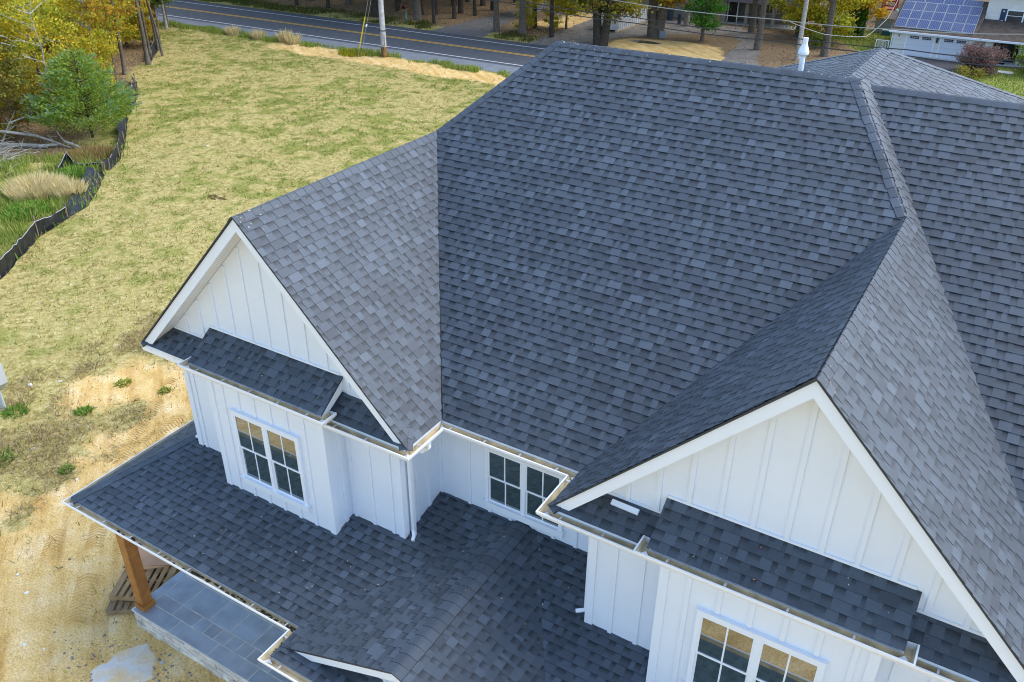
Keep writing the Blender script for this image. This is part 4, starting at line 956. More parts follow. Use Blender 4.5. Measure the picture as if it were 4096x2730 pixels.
tag(blades("far_verge_grass", 26000, (-76, -24, 54.2, 58.6), vp2, lambda x, y, r_: .15+.2*vnoise(x, y, 1.2, 12), .025, dc, 8, .6), "dull grass on the bank across the road", "grass", kind="stuff")
def lvs(name, n, box, prob, size, cols, seed, label):
    r_ = np.random.default_rng(seed); x = r_.uniform(box[0], box[1], n); y = r_.uniform(box[2], box[3], n); k = r_.random(n) < prob(x, y); x = x[k]; y = y[k]; n = len(x)
    P = np.stack([x, y, gz(x, y)+r_.uniform(.015, .05, n)], 1); C = np.array(cols)[r_.integers(0, len(cols), n)]*r_.uniform(.7, 1.3, (n, 1))
    tag(np_mesh(name, quads(P, size, C, r_, 0, -0.0)*np.array([1, 1, 1]), 4, C, CHIP), label, "leaves", kind="stuff")
def flatq(o): pass
LC = [(.30, .19, .08), (.22, .13, .06), (.38, .28, .14), (.14, .085, .04), (.42, .30, .10)]
lvs("leaf_litter", 26000, (-62, -30, 8, 43), lambda x, y: zones(x, y)[2]*.9, .11, LC, 15, "fallen brown leaves under the trees left of the field")
lvs("leaf_litter", 24000, (-78, -3, 55, 84), lambda x, y: zones(x, y)[2]*.85*(1-zones(x, y)[0])*np.where((x > -27.5) & (x < -8.4) & (y < 68), .18, 1), .13, LC, 16, "fallen brown leaves on the wood floor across the road")
def dprob(x, y):
    s, g, l, w = zones(x, y); return np.clip((1-s)*.9+.05, 0, 1)*sstep(.42, .6, fbm(x, y, 1.1, 63, 3))*sstep(-3.0, -4.2, x)
dcol = lambda x, y, r_: np.array([(.46, .35, .19), (.36, .25, .12), (.28, .18, .085), (.56, .46, .28), (.30, .28, .09)])[r_.integers(0, 5, len(x))]*r_.uniform(.7, 1.3, (len(x), 1))
tag(blades("dead_grass", 60000, (-14.5, -3, -2.5, 8.5), dprob, lambda x, y, r_: .10+.08*vnoise(x, y, 1.0, 14), .011, dcol, 71, 2.6), "matted dead brown grass between the field and the bare sand", "grass", kind="stuff")
# tyre tread ridges pressed into the sand
mb = MB(); rr = random.Random(51)
for (xa, ya), (xb, yb), w_ in (((-8.9, 5.3), (-8.6, 2.0), .42), ((-6.9, -.6), (-4.6, -2.9), .40), ((-7.5, -1.3), (-5.3, -3.6), .40), ((-10.6, 4.6), (-8.2, .6), .36)):
    L = math.hypot(xb-xa, yb-ya); dx, dy = (xb-xa)/L, (yb-ya)/L; t_ = 0
    while t_ < L:
        if vnoise(np.array([t_]), np.array([xa]), .7, 3)[0] > .35:
            for sg in (-1, 1):
                cx, cy = xa+dx*t_, ya+dy*t_; ex, ey = cx+dx*.10-dy*sg*w_*.5, cy+dy*.10+dx*sg*w_*.5; z = gzf(cx, cy); k = .022
                mb.face([(cx-dx*k, cy-dy*k, z-.004), (ex-dx*k, ey-dy*k, z-.004), (ex, ey, z+.02), (cx, cy, z+.024)]); mb.face([(cx, cy, z+.024), (ex, ey, z+.02), (ex+dx*k, ey+dy*k, z-.004), (cx+dx*k, cy+dy*k, z-.004)])
        t_ += rr.uniform(.085, .10)
tag(mb.build("tyre_tracks", mat("damp_sand", (.58, .37, .12), .95, .1, col2=(.70, .49, .2), vscale=3)), "tyre tread ridges pressed into the sand beside the house", "tracks", kind="stuff")
# tall dry tufts and single weeds, each a plant of its own
def tuft(x, y, r0, h, n, cols, label, seed, name="grass_tuft", cat="tuft", group=None, wid=.012, lean=.7):
    r_ = np.random.default_rng(seed); a = r_.uniform(0, 6.283, n); q = r0*np.sqrt(r_.random(n)); P = np.stack([np.cos(a)*q, np.sin(a)*q, 0*q-.02], 1); hh = h*r_.uniform(.5, 1.15, n)*(1-.35*(q/r0)); la = r_.normal(size=(n, 2))*.3+np.stack([np.cos(a), np.sin(a)], 1)*.4
    t = P+np.stack([la[:, 0]*hh*lean, la[:, 1]*hh*lean, hh], 1); b = r_.uniform(0, 6.283, n); s = np.stack([np.cos(b)*wid, np.sin(b)*wid, 0*b], 1); m1 = (P+t)/2+np.array([0, 0, .06*h])
    V = np.stack([P-s, P+s, m1+s*.8, t, m1-s*.8], 1); C = np.array(cols)[r_.integers(0, len(cols), n)]*r_.uniform(.75, 1.25, (n, 1))
    o = np_mesh(name, V, 5, C, BLADE); o.location = (x, y, gzf(x, y)); tag(o, label, cat, group); return o
STRAW = [(.80, .66, .36), (.84, .74, .46), (.68, .52, .25), (.62, .54, .22)]; GRN = [(.11, .24, .03), (.16, .31, .04), (.24, .36, .06)]; YG = [(.32, .36, .06), (.42, .42, .07), (.24, .31, .04)]
tuft(-28.7, 12.0, 1.25, 1.0, 2600, STRAW, "large stand of tall dry straw grass inside the bend of the silt fence", 1, wid=.016)
tuft(-27.3, 12.6, .7, .9, 1000, STRAW, "smaller dry straw clump between the tall straw stand and the fallen fabric", 2, wid=.016)
tuft(-31.4, 16.6, 1.2, .55, 1700, [(.34, .23, .09), (.30, .18, .07), (.40, .30, .12)], "reddish dry grass patch below the cedar by the silt fence", 3, wid=.016)
tuft(-26.9, 10.3, 1.0, .42, 900, GRN, "dark leafy weeds clump left of the nearest silt fence", 4, "weed_clump", "weeds", wid=.05)
tuft(-29.6, 14.4, .8, .45, 900, GRN, "bright green weeds clump above the fallen silt fence", 5, "weed_clump", "weeds", wid=.04)
for k, (x, y, h) in enumerate(((-46.8, 43.6, .9), (-44.1, 43.9, 1.1), (-43.0, 43.7, 1.0), (-50.0, 43.7, .9))):
    tuft(x, y, .5, h, 420, STRAW, ("pale straw tuft at the road edge, second from the wood", "tall pale straw tuft at the road edge, nearest the pole", "low pale straw tuft beside the tallest road-edge tuft", "pale straw tuft at the road edge, nearest the wood")[k], 20+k, wid=.02)
tuft(-36.3, 43.5, 1.3, .38, 900, [(.40, .36, .02), (.50, .42, .02), (.2, .24, .03)], "yellow flowering weeds left of the utility pole", 30, "weed_clump", "weeds", wid=.03)
plants = [(-11.3, 2.05, .30, .34, GRN, "round green weed clump by the bleached plastic at the sand's edge"), (-9.35, .15, .22, .26, GRN, "leafy green sprout alone on the sand near the porch roof"), (-11.2, -.55, .5, .5, GRN, "green weeds at the left edge low on the sand"), (-9.9, -1.9, .5, .3, YG, "yellow-green weeds at the bottom left of the sand"),
          (-11.6, 3.6, .3, .25, YG, "small yellow-green weed at the grass edge above the sand"), (-10.2, 4.0, .22, .22, YG, "yellow weed on the pale sand under the gutter corner"), (-12.9, 1.0, .45, .4, GRN, "green weeds beside the grey meter pedestal"), (-8.7, 1.15, .28, .16, STRAW, "flattened dry weed on the tyre tracks")]
for k, (x, y, r0, h, cols, lab) in enumerate(plants): tuft(x, y, r0*.75, h*.5, 170, cols, lab, 40+k, "weed_plant", "weed", wid=.02, lean=1.6)
# bits of rubbish, each lying on the sand
PLAS = mat("white_plastic", (.75, .77, .8), .4, .4)
def scrap(x, y, s, label, seed, mt=PLAS):
    rr = random.Random(seed); mb = MB(); n = 7; P = [Vector((math.cos(a)*s*rr.uniform(.5, 1.2), math.sin(a)*s*rr.uniform(.4, .8), rr.uniform(.01, .4*s))) for a in [6.283*k/n for k in range(n)]]; c = Vector((0, 0, s*.45))
    for k in range(n): mb.face([P[k], P[(k+1) % n], c]); q = P[(k+1) % n].copy(); q.z = 0; p_ = P[k].copy(); p_.z = 0; mb.face([P[k], p_, q, P[(k+1) % n]])
    o = mb.build("plastic_scrap", mt); o.location = (x, y, gzf(x, y)); o.rotation_euler = (0, 0, rr.uniform(0, 3)); tag(o, label, "scrap")
GREYP = mat("grey_stone", (.45, .44, .42), .8, .2)
def PXg(u, v):       # a point of the photograph on the real ground
    d = rot.to_3x3() @ Vector(((u-IMG_W/2)/F_PX, -(v-IMG_H/2)/F_PX, -1)); t = -CAM.z/d.z; p = CAM+d*t; return p.x, p.y
for k, (u, v, s, lab, mt) in enumerate(((122, 1542, .16, "crumpled white plastic bag at the grass edge left of the house", PLAS), (240, 1528, .11, "flat pale plastic sheet beside the crumpled bag", PLAS), (192, 1626, .06, "small white scrap below the crumpled bag", PLAS), (306, 1650, .07, "white scrap on the sand under the grass patch", PLAS),
        (130, 1797, .10, "bright white scrap on the sand near the left edge", PLAS), (305, 1922, .09, "pale flat scrap on the tyre tracks", PLAS), (106, 2372, .09, "white scrap on the tracks left of the pallet", PLAS), (70, 2298, .07, "white foam bit left of the pallet, upper one", PLAS),
        (100, 2577, .08, "white crumb of concrete left of the washout puddle", PLAS), (176, 2597, .06, "small white crumb just left of the concrete splat", PLAS), (560, 1280, .06, "white bit on the grass beside the left gutter corner", PLAS), (830, 585, .14, "white bit of litter in the middle of the field", PLAS), (650, 2652, .10, "tan stone beside the concrete splat", GREYP))):
    scrap(*PXg(u, v), s*.62, lab, 100+k, mt)
# dark hole dug in the field
hx, hy = -21.4, 16.0; mb = MB(); rr = random.Random(8); n = 22
ring = lambda r, z: [(math.cos(6.283*k/n)*r*1.5*(1+.22*math.sin(3*6.283*k/n+.5)+.14*math.sin(5*6.283*k/n)), math.sin(6.283*k/n)*r*(1+.25*math.cos(2*6.283*k/n)+.15*math.sin(7*6.283*k/n)), z*(1+.6*math.sin(4*6.283*k/n))) for k in range(n)]
R0, R1, R2, R3 = ring(.58, .03), ring(.44, .085), ring(.34, .075), ring(.16, .05)
for A, B in ((R0, R1), (R1, R2), (R2, R3)):
    for k in range(n): mb.face([A[k], A[(k+1) % n], B[(k+1) % n], B[k]])
mb.face(R3); o = mb.build("dug_hole", mat("dark_soil", (.085, .052, .022), .95, .1, col2=(.17, .11, .05), vscale=4)); o.location = (hx, hy, gzf(hx, hy)-.03); o.scale = (.6, .55, .6); tag(o, "dark dug hole with a rim of soil in the dry field", "hole")
# wooden pallets and plywood
WOOD = mat("pallet_wood", (.42, .28, .14), .8, .2, col2=(.24, .15, .075), vscale=3); WOODG = mat("old_pallet_wood", (.32, .23, .13), .85, .2, col2=(.17, .12, .07), vscale=3); PLY = mat("plywood", (.55, .33, .19), .6, .3, col2=(.46, .25, .14), vscale=1.2)
def pallet(x, y, z, rz, label, mt, seed):
    rr = random.Random(seed); o = empty("wooden_pallet", (x, y, z), rz); tag(o, label, "pallet", None)
    s = MB()
    for yy in (-.5, 0, .5): s.box(-.6, .6, yy-.02, yy+.02, .02, .11)
    part(s, "stringer", mt, o)
    t_ = MB(); xx = -.6
    for k, w_ in enumerate((.14, .09, .09, .14, .09, .09, .14)): t_.box(xx, xx+w_, -.52, .52, .1105, .128); xx += w_+.060
    part(t_, "deck", mt, o)
    b_ = MB()
    for xx in (-.6, -.06, .46): b_.box(xx, xx+.14, -.52, .52, .0, .0195)
    part(b_, "bottom_deck", mt, o); return o
pallet(-4.05, -1.62, .02, .62, "lower weathered pallet on the sand against the stone porch skirt", WOODG, 1); pallet(-4.12, -1.42, .155, .50, "upper pallet of the stack beside the porch", WOOD, 2)
mb = MB(); mb.box(-.62, .62, -.45, .45, 0, .014); o = mb.build("plywood_sheet", PLY); o.location = (-4.62, -.72, .29); o.rotation_euler = (.03, -.04, .55); tag(o, "reddish plywood sheet lying on the pallets behind the porch post", "plywood")
mb = MB(); mb.box(-.5, .5, -.4, .4, 0, .014); o = mb.build("plywood_sheet", mat("plywood_edge", (.50, .27, .12), .6, .3, var=.2, vscale=2)); o.location = (-4.50, -.80, .283-.012); o.rotation_euler = (.0, 0, .75); tag(o, "second plywood sheet just under the top sheet", "plywood")
# concrete washout on the sand
mb = MB(); rr = random.Random(12); n = 30; cx, cy = -2.75, -3.05
ringf = lambda f, z: [(math.cos(6.283*k/n)*f*(.60+.10*math.sin(2*6.283*k/n)+.08*math.sin(5*6.283*k/n+1)+.04*math.sin(9*6.283*k/n)), math.sin(6.283*k/n)*f*(.74+.08*math.cos(3*6.283*k/n)+.05*math.sin(7*6.283*k/n)), z+.006*math.sin(k*2.2)) for k in range(n)]
A0, A1, A2 = ringf(1, .0), ringf(.9, .045), ringf(.45, .06)
for A, B in ((A0, A1), (A1, A2)):
    for k in range(n): mb.face([A[k], A[(k+1) % n], B[(k+1) % n], B[k]])
mb.face(A2); o = mb.build("concrete_splat", mat("washed_concrete", (.62, .65, .66), .9, .15, col2=(.74, .54, .27), vscale=1.9, bump=.8, bscale=12)); o.location = (cx, cy, gzf(cx, cy)); o.scale = (.88, .85, 1); tag(o, "pale grey concrete splat hardened on the sand beside the porch", "concrete")
# gravel stones strewn around the washout
mb = MB(); rr = random.Random(13)
for k in range(420):
    x, y = rr.gauss(-2.3, .75), rr.gauss(-3.25, .45); 
    if y > -2.35: continue
    s = rr.uniform(.008, .028); z = gzf(x, y); mb.hexa([(x+rr.uniform(-s, -s*.4), y-s, z-.01), (x+s, y-s*.7, z-.01), (x+s*.8, y+s, z-.01), (x-s, y+s*.6, z-.01), (x-s*.6, y-s*.6, z+s), (x+s*.6, y-s*.4, z+s*.8), (x+s*.4, y+s*.6, z+s), (x-s*.6, y+s*.4, z+s*.7)])
tag(mb.build("gravel", mat("dark_gravel", (.14, .15, .17), .9, .2, col2=(.30, .29, .26), vscale=14)), "dark gravel strewn around the concrete splat", "gravel", kind="stuff")
mb = MB(); rr = random.Random(14)
for k in range(1500):
    x, y = rr.uniform(-12.5, -3.6), rr.uniform(-6, 4.8); s = rr.uniform(.005, .014) if rr.random() < .95 else rr.uniform(.014, .03); z = gzf(x, y)
    if x > -4.2 and y > -2.4: continue
    mb.hexa([(x-s, y-s, z-.01), (x+s, y-s*.7, z-.01), (x+s*.8, y+s, z-.01), (x-s, y+s*.6, z-.01), (x-s*.6, y-s*.6, z+s), (x+s*.6, y-s*.4, z+s*.8), (x+s*.4, y+s*.6, z+s), (x-s*.6, y+s*.4, z+s*.7)], rr.randrange(3))
tag(mb.build("pebbles", [mat("tan_pebble", (.44, .32, .18), .9, .2), mat("dark_pebble", (.26, .19, .11), .9, .2), mat("pale_pebble", (.6, .55, .46), .9, .2)]), "small pebbles and clods scattered over the sand", "pebbles", kind="stuff")
# electric meter pedestal at the left edge
METAL = mat("grey_metal_box", (.50, .52, .53), .4, .5)
mp_ = empty("meter_pedestal", (-13.36, .95, 0)); tag(mp_, "grey metal meter box on pipes at the left edge of the picture", "meter box")
m = MB(); m.box(-.50, .50, -.11, .11, 1.05, 1.62); m.hexa([(-.36, -.08, .72), (.20, -.08, .72), (.20, .08, .72), (-.36, .08, .72), (-.50, -.11, 1.05), (.50, -.11, 1.05), (.50, .11, 1.05), (-.50, .11, 1.05)]); part(m, "meter_box", METAL, mp_)
m = MB(); m.tube([(-.2, -.11, 1.3), (-.2, -.2, 1.3)], .09, 12); part(m, "meter_dial", GLASSF, mp_)
for x_ in (-.24, -.10, .04):
    m = MB(); m.tube([(x_, 0, -.1), (x_, 0, .74)], .045, 8); part(m, "conduit", METAL, mp_)
# ---- utility pole, guy wires and overhead lines
POLEW = mat("grey_pole_wood", (.42, .40, .37), .9, .15, col2=(.27, .25, .23), vscale=4); OLDP = mat("brown_pole_foot", (.25, .13, .045), .9, .15, col2=(.15, .08, .03), vscale=6)
up = empty("utility_pole", (-33.7, 43.8, 0)); tag(up, "tall grey wooden utility pole with a rotted brown foot beside the road", "utility pole")
m = MB(); m.tube([(0, 0, .75), (-.05, .05, 9.0)], [.225, .16], 10); part(m, "pole", POLEW, up, smooth=True)
m = MB(); m.tube([(0, 0, -.2), (0, 0, .755)], [.25, .232], 10); part(m, "pole_foot", OLDP, up, smooth=True)
m = MB(); m.tube([(.0, 0, 1.9), (.0, 0, 1.96)], .24, 10); part(m, "strap", DRIP, up)
m = MB(); m.tube([(.22, -.16, 1.7), (.24, -.18, 1.0), (.05, -.28, .3), (.12, -.26, 0)], .018, 5); m.tube([(-.22, -.05, 4.5), (-.2, -.12, 2.0), (-.12, -.22, 1.9)], .018, 5); part(m, "ground_cable", DRIP, up)
WIREM = mat("black_cable", (.035, .036, .04), .5, .4); STEEL = mat("steel_strand", (.40, .42, .43), .4, .5, metal=.5); YEL = mat("yellow_plastic", (.72, .50, .01), .5, .4)
def guy(gx, gy, top, label, sleeve):
    o = empty("guy_wire", (gx, gy, 0)); tag(o, label, "guy wire"); g = Vector((gx, gy, 0)); t_ = Vector(top)-g
    a = MB(); a.tube([(0, 0, -.05), t_], .014, 5); part(a, "strand", STEEL, o)
    if sleeve: b_ = MB(); b_.tube([t_*.10, t_*.40], .042, 8); part(b_, "sleeve", YEL, o)
    else:
        b_ = MB(); b_.tube([t_*.34, t_*.37], .06, 8); part(b_, "insulator", TRIM, o)
guy(-35.1, 42.3, (-33.75, 43.8, 7.4), "guy wire in a bright yellow sleeve left of the utility pole", True)
guy(-34.9, 42.4, (-33.7, 43.75, 6.6), "bare guy wire with a white insulator beside the yellow sleeve", False)
def wire(pts, r_, label, mt=WIREM, n=10):
    mb = MB(); P = []
    for i in range(len(pts)-1):
        a, b_ = Vector(pts[i]), Vector(pts[i+1]); sag = .012*(b_-a).length
        for k in range(n): u = k/n; P.append(a+(b_-a)*u-Vector((0, 0, sag*4*u*(1-u))))
    P.append(Vector(pts[-1])); c = P[0].copy(); mb.tube([p-c for p in P], r_, 5); o = mb.build("overhead_wire", mt); o.location = c; tag(o, label, "wire", "overhead wires along the road")
W3 = [(-33.7, 43.8, 5.45), (-23.255, 43.8, 4.85), (-13.1, 43.8, 4.40), (-4.2, 43.8, 4.26), (3, 43.8, 4.25), (8.8, 43.8, 4.27), (16, 43.8, 4.6)]
wire(W3, .032, "lowest black cable along the road, just above the roof ridge", n=4)
wire([(-33.7, 43.8, 5.75), (-23.2, 43.8, 5.15), (-13.15, 43.8, 4.74), (-4.25, 43.8, 4.58), (3, 43.8, 4.56), (8.7, 43.8, 4.61), (16, 43.8, 4.95)], .030, "middle black cable, close above the lowest one", n=4)
wire([(-33.7, 43.8, 7.6), (-15.1, 43.8, 5.66), (-4.4, 43.8, 5.45), (2.7, 43.8, 5.57), (8.36, 43.8, 5.91), (16, 43.8, 6.6)], .022, "highest pale wire along the road, crossing the yellow trees", STEEL, n=4)
wire([(-3.6, 43.8, 5.42), (-2.2, 47, 4.35), (-.6, 52, 3.6), (-.6, 59, 3.75), (-1.0, 66.3, 4.9)], .014, "white service drop swooping to the solar panel house", mat("white_cable", (.36, .37, .38), .5, .3), n=6)
gp = empty("utility_pole", (-6.6, 60.0, 0)); tag(gp, "slim grey pole standing in front of the yellow-green trees across the road", "utility pole"); m = MB(); m.tube([(0, 0, -.2), (-.02, 0, 9.5)], [.19, .13], 10); part(m, "pole", BARKP, gp, smooth=True)

# ---- across the road: dark wood on the left
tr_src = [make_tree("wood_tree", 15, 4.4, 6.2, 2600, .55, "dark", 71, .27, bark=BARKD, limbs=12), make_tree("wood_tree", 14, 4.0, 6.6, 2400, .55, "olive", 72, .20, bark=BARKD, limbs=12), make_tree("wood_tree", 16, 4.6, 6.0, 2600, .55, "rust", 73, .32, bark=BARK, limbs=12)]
tr_used = set()
def wtree(k, x, y, label, s=1.0, group=None):
    o = tr_src[k] if k not in tr_used else copy_tree(tr_src[k]); tr_used.add(k); put(o, x, y, s, rng.uniform(0, 6.28), 1.0); tag(o, label, "tree", group)
    if not group and "group" in o: del o["group"]
wtree(2, -40.6, 57.3, "pale thick trunk beside the mailbox across the road", 1.0)
wtree(1, -41.2, 61.0, "dark trunk behind the pale trunk by the mailbox", .8)
wtree(1, -38.6, 60.3, "lone slim trunk left of the gravel drive", .8); wtree(1, -37.9, 62.7, "slim trunk close to the gravel drive's left side", .8)
wtree(2, -32.0, 57.2, "slightly leaning trunk on the right side of the gravel drive", .8); wtree(2, -29.4, 57.3, "sturdy trunk by the yellow bush right of the gravel drive", .95); wtree(0, -30.0, 60.3, "dark trunk just behind the yellow bush", .8)
wtree(1, -26.7, 57.5, "dark bent trunk at the driveway's left corner", .9)
rr = random.Random(5); pts = []
for k in range(900):
    x = rr.uniform(-88, -37.5); y = rr.uniform(56.5, 90)
    if y < 57.5+.06*abs(x+60) and rr.random() < .7: continue
    if all((x-a)**2+(y-b)**2 > 5.0 for a, b in pts) and len(pts) < 95: pts.append((x, y))
for k, (x, y) in enumerate(pts):
    if math.hypot(x+40.6, y-57.3) < 1.6: continue
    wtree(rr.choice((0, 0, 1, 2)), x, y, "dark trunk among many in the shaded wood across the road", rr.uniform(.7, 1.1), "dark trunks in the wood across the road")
for k in range(16): wtree(rr.choice((0, 1)), rr.uniform(-36, -16), rr.uniform(76, 92), "tall tree behind the beige house and dumpster", 1.0, "tall trees behind the beige house")
for x, y, s, lab in ((-29.9, 58.9, .42, "yellow-leaved bush at the foot of the trunk by the gravel drive"), (-28.0, 60.2, .38, "smaller yellow-green bush on the leaves behind the bent trunk"),):
    place('lime2', x, y, lab, s, cat="bush")
def own(kind, x, y, *a, label="", cat="tree", rz=0, **k):
    o = make_tree(kind, *a, **k); put(o, x, y, 1, rz); tag(o, label, cat); return o
own("oak_tree", -21.7, 56.7, 11, 3.6, 1.9, 12000, .28, "olive", 81, label="forked brown-green oak in front of the white dumpster", tr=.40, bark=BARKD, fork=True, limbs=12)
own("oak_tree", -19.4, 62.6, 12, 3.4, 2.7, 9500, .28, "rust", 82, label="twin-trunk oak with orange leaves right of the dumpster", tr=.48, bark=BARK, fork=True, limbs=10)
own("maple_tree", -15.3, 62.9, 5.6, 1.9, 1.0, 8000, .19, "bright", 83, label="small bright green tree before the beige house", tr=.16, limbs=18)
own("oak_tree", -13.0, 68.9, 13, 3.5, 5.5, 3500, .32, "olive", 84, label="tall grey trunk beside the beige house's window", tr=.27, limbs=9)
own("oak_tree", -10.3, 62.0, 13, 3.6, 5.2, 3500, .32, "rust", 85, label="tall mottled trunk right of the worn driveway", tr=.27, bark=BARK, limbs=9, lean=(.6, 0))
own("oak_tree", -5.2, 62.6, 13, 3.4, 5.0, 4000, .32, "yellow", 86, label="tall dark trunk right of the slim grey pole", tr=.28, bark=BARK, limbs=9)
own("maple_tree", -27.4, 61.5, 5.2, 2.2, 1.5, 6500, .22, "lime", 97, label="airy yellow-green tree over the leaves left of the dumpster", tr=.10)
own("maple_tree", -33.2, 66, 5.6, 2.6, 1.4, 6500, .24, "lime", 98, label="yellow-green tree at the far end of the gravel drive", tr=.11)
own("maple_tree", -9.2, 69.5, 6.0, 2.6, .5, 9000, .24, "lime", 87, label="bushy yellow-green tree between the mottled trunk and the slim pole", tr=.14)
own("maple_tree", -6.6, 68.5, 6.4, 2.7, .6, 9000, .24, "lime", 88, label="bushy yellow-green tree behind the slim grey pole", tr=.14)
own("maple_tree", -4.5, 73, 7.0, 2.4, 1.6, 7000, .24, "yellow", 89, label="golden tree above the dark green arborvitae", tr=.14)
own("maroon_bush", 5.6, 62.6, 1.45, 1.4, .12, 15000, .11, "maroon", 90, label="dark maroon shrub with a domed crown on the lawn", cat="shrub", tr=.07, limbs=16)
own("garden_shrub", 9.3, 64.2, 1.4, 1.5, .1, 4000, .15, "green", 91, label="round green shrub at the right edge by the front door", cat="shrub", tr=.05, limbs=12)
own("garden_shrub", 5.3, 58.4, .7, .95, .08, 2600, .12, "olive", 92, label="low yellowing shrub on the lawn nearest the roof", cat="shrub", tr=.04, limbs=10)
own("garden_shrub", -6.2, 65.6, .8, 1.1, .08, 2500, .13, "green", 93, label="low pale green shrub under the yellow-green trees", cat="shrub", tr=.04, limbs=10)
for k, (x, y, lab) in enumerate(((-5.6, 72.2, "left one of the dark green arborvitae columns"), (-4.8, 72.6, "right one of the dark green arborvitae columns"))):
    o = make_tree("arborvitae", 3.6, .55, .1, 4200, .16, "bright" if k else "green", 95+k, .06, limbs=26); put(o, x, y, 1, k, 1); tag(o, lab, "shrub")
def gcol(x, y, r_): return np.array([(.12, .24, .02), (.17, .29, .03), (.22, .33, .05)])[r_.integers(0, 3, len(x))]*r_.uniform(.75, 1.25, (len(x), 1))
tag(blades("lawn_grass", 40000, (-7, 18, 55, 75), lambda x, y: zones(x, y)[1]*sstep(.1, -.1, sdist(x, y, LAWN_POLY))*np.where((x > -.9) & (x < 4.8) & (y < 66.5), 0, 1), lambda x, y, r_: .10+0*x, .03, gcol, 66, .6), "bright green lawn of the house across the road", "grass", kind="stuff")
# mailbox on a post with a green number plate
mbx = empty("mailbox", (-41.2, 56.4, 0)); tag(mbx, "dark red mailbox on a wooden post with a green plate", "mailbox")
m = MB(); m.box(-.06, .06, -.06, .06, -.1, 1.3); m.bar((-.35, -.1, 1.0), (.3, .1, 1.16), .09, .09); part(m, "post", mat("brown_post", (.25, .16, .09), .9, .2, var=.2), mbx)
m = MB(); m.box(-.16, .16, -.36, .16, 1.2, 1.36); m.tube([(0, -.36, 1.36), (0, .16, 1.36)], .16, 12); part(m, "box", mat("dark_red_metal", (.10, .025, .025), .5, .4), mbx)
m = MB(); m.box(-.03, .13, -.10, -.075, .15, .85); part(m, "plate", mat("green_sign", (.01, .22, .15), .5, .4), mbx)
for z_ in (.32, .47, .62):
    m = MB(); m.box(.02, .08, -.104, -.1002, z_, z_+.09); part(m, "digit", TRIM, mbx)
m = MB(); m.box(-.25, .25, -.18, .18, 0, .16); o = m.build("paving_block", mat("yellow_block", (.5, .38, .12), .9, .2)); o.location = (-40.4, 56.5, 0); tag(o, "yellow stacked block at the foot of the pale trunk", "block")
# dumpster
DW = mat("white_dumpster_paint", (.62, .65, .68), .5, .4, col2=(.5, .51, .5), vscale=2)
dm = empty("dumpster", (-24.1, 62.5, 0)); tag(dm, "white ribbed roll-off dumpster full of rubble", "dumpster")
L_, W_, H_ = 6.2, 2.3, 1.35; x0, x1 = -1.05, 1.25
m = MB(); m.box(x0, x1, 0, L_, .16, .22); m.box(x0, x0+.05, 0, L_, .22, H_); m.box(x1-.05, x1, 0, L_, .22, H_); m.box(x0+.05, x1-.05, 0, .05, .22, H_); m.box(x0+.05, x1-.05, L_-.05, L_, .22, H_); part(m, "bin", DW, dm)
m = MB(); y_ = .1
while y_ < L_:
    m = MB(); m.box(x1+.001, x1+.045, y_, y_+.09, .24, H_-.10); part(m, "rib", DW, dm); m = MB(); m.box(x0-.045, x0-.001, y_, y_+.09, .24, H_-.10); part(m, "rib", DW, dm); y_ += .42
m = MB(); m.box(x0-.1, x1+.1, -.02, L_+.02, H_+.001, H_+.09); m2 = MB()
part(m, "rim", DW, dm) if False else None
m = MB()
for a in ((x0-.1, x0+.06, 0, L_), (x1-.06, x1+.1, 0, L_), (x0+.06, x1-.06, 0, .1), (x0+.06, x1-.06, L_-.1, L_)): m.box(*a, H_+.001, H_+.09)
part(m, "rim", DW, dm)
m = MB(); m.box(x0, x0+.2, -.2, L_, .0, .159); m.box(x1-.2, x1, -.2, L_, .0, .159); part(m, "rail", mat("rusty_yellow_rail", (.42, .36, .22), .8, .2, var=.3), dm)
def debris(x, y, z, sx, sy, sz, rz, mt, label, seed):
    rr = random.Random(seed); mb = MB(); mb.hexa([(-sx*rr.uniform(.7, 1), -sy, 0), (sx, -sy*.8, 0), (sx, sy, 0), (-sx, sy*.9, 0), (-sx*.5, -sy*.5, sz), (sx*.6, -sy*.5, sz*.7), (sx*.6, sy*.6, sz), (-sx*.6, sy*.5, sz*.8)])
    o = mb.build("debris", mt); o.location = (x, y, z); o.rotation_euler = (.1, .15, rz); tag(o, label, "debris")
debris(-24.0, 65.0, .9, 1.0, 2.2, .55, .1, mat("grey_rubble", (.34, .34, .33), .9, .2, col2=(.5, .5, .5), vscale=4), "grey rubble heap filling the dumpster", 1)
debris(-23.9, 66.6, 1.35, .7, .9, .35, .6, DRIP, "black sheeting lying on the dumpster's rubble", 2); debris(-24.4, 65.2, 1.35, .5, .7, .3, 1.2, TRIM, "white board scraps on the dumpster's rubble", 3)
# neighbour's beige house
BEI = mat("beige_stucco", (.30, .275, .25), .9, .2, col2=(.36, .335, .305), vscale=1.5); DKR = mat("dark_shingle_roof", (.028, .028, .034), .8, .3, col2=(.045, .045, .05), vscale=6)
bh = empty("beige_house", (-18, 72, 0)); tag(bh, "low beige stucco house with a dark roof behind the green tree", "house")
m = MB(); m.box(-9.5, 1.4, .2, 9, 0, 3.2); m.box(1.4, 8.0, 2.4, 9, 0, 3.0); m.box(3.25, 3.55, .05, .35, 0, 1.95); m.box(5.7, 5.95, .05, .35, 0, 1.75); part(m, "wall", BEI, bh)
m = MB(); m.prism([(-10, -.5, 3.0), (-10, 9.5, 3.0), (-10, 4.5, 5.6)], (11.6, 0, 0)); m.prism([(1.0, -.25, 1.92), (1.0, 9.5, 2.3), (1.0, 4.6, 4.2)], (7.6, 0, 0)); part(m, "roof", DKR, bh)
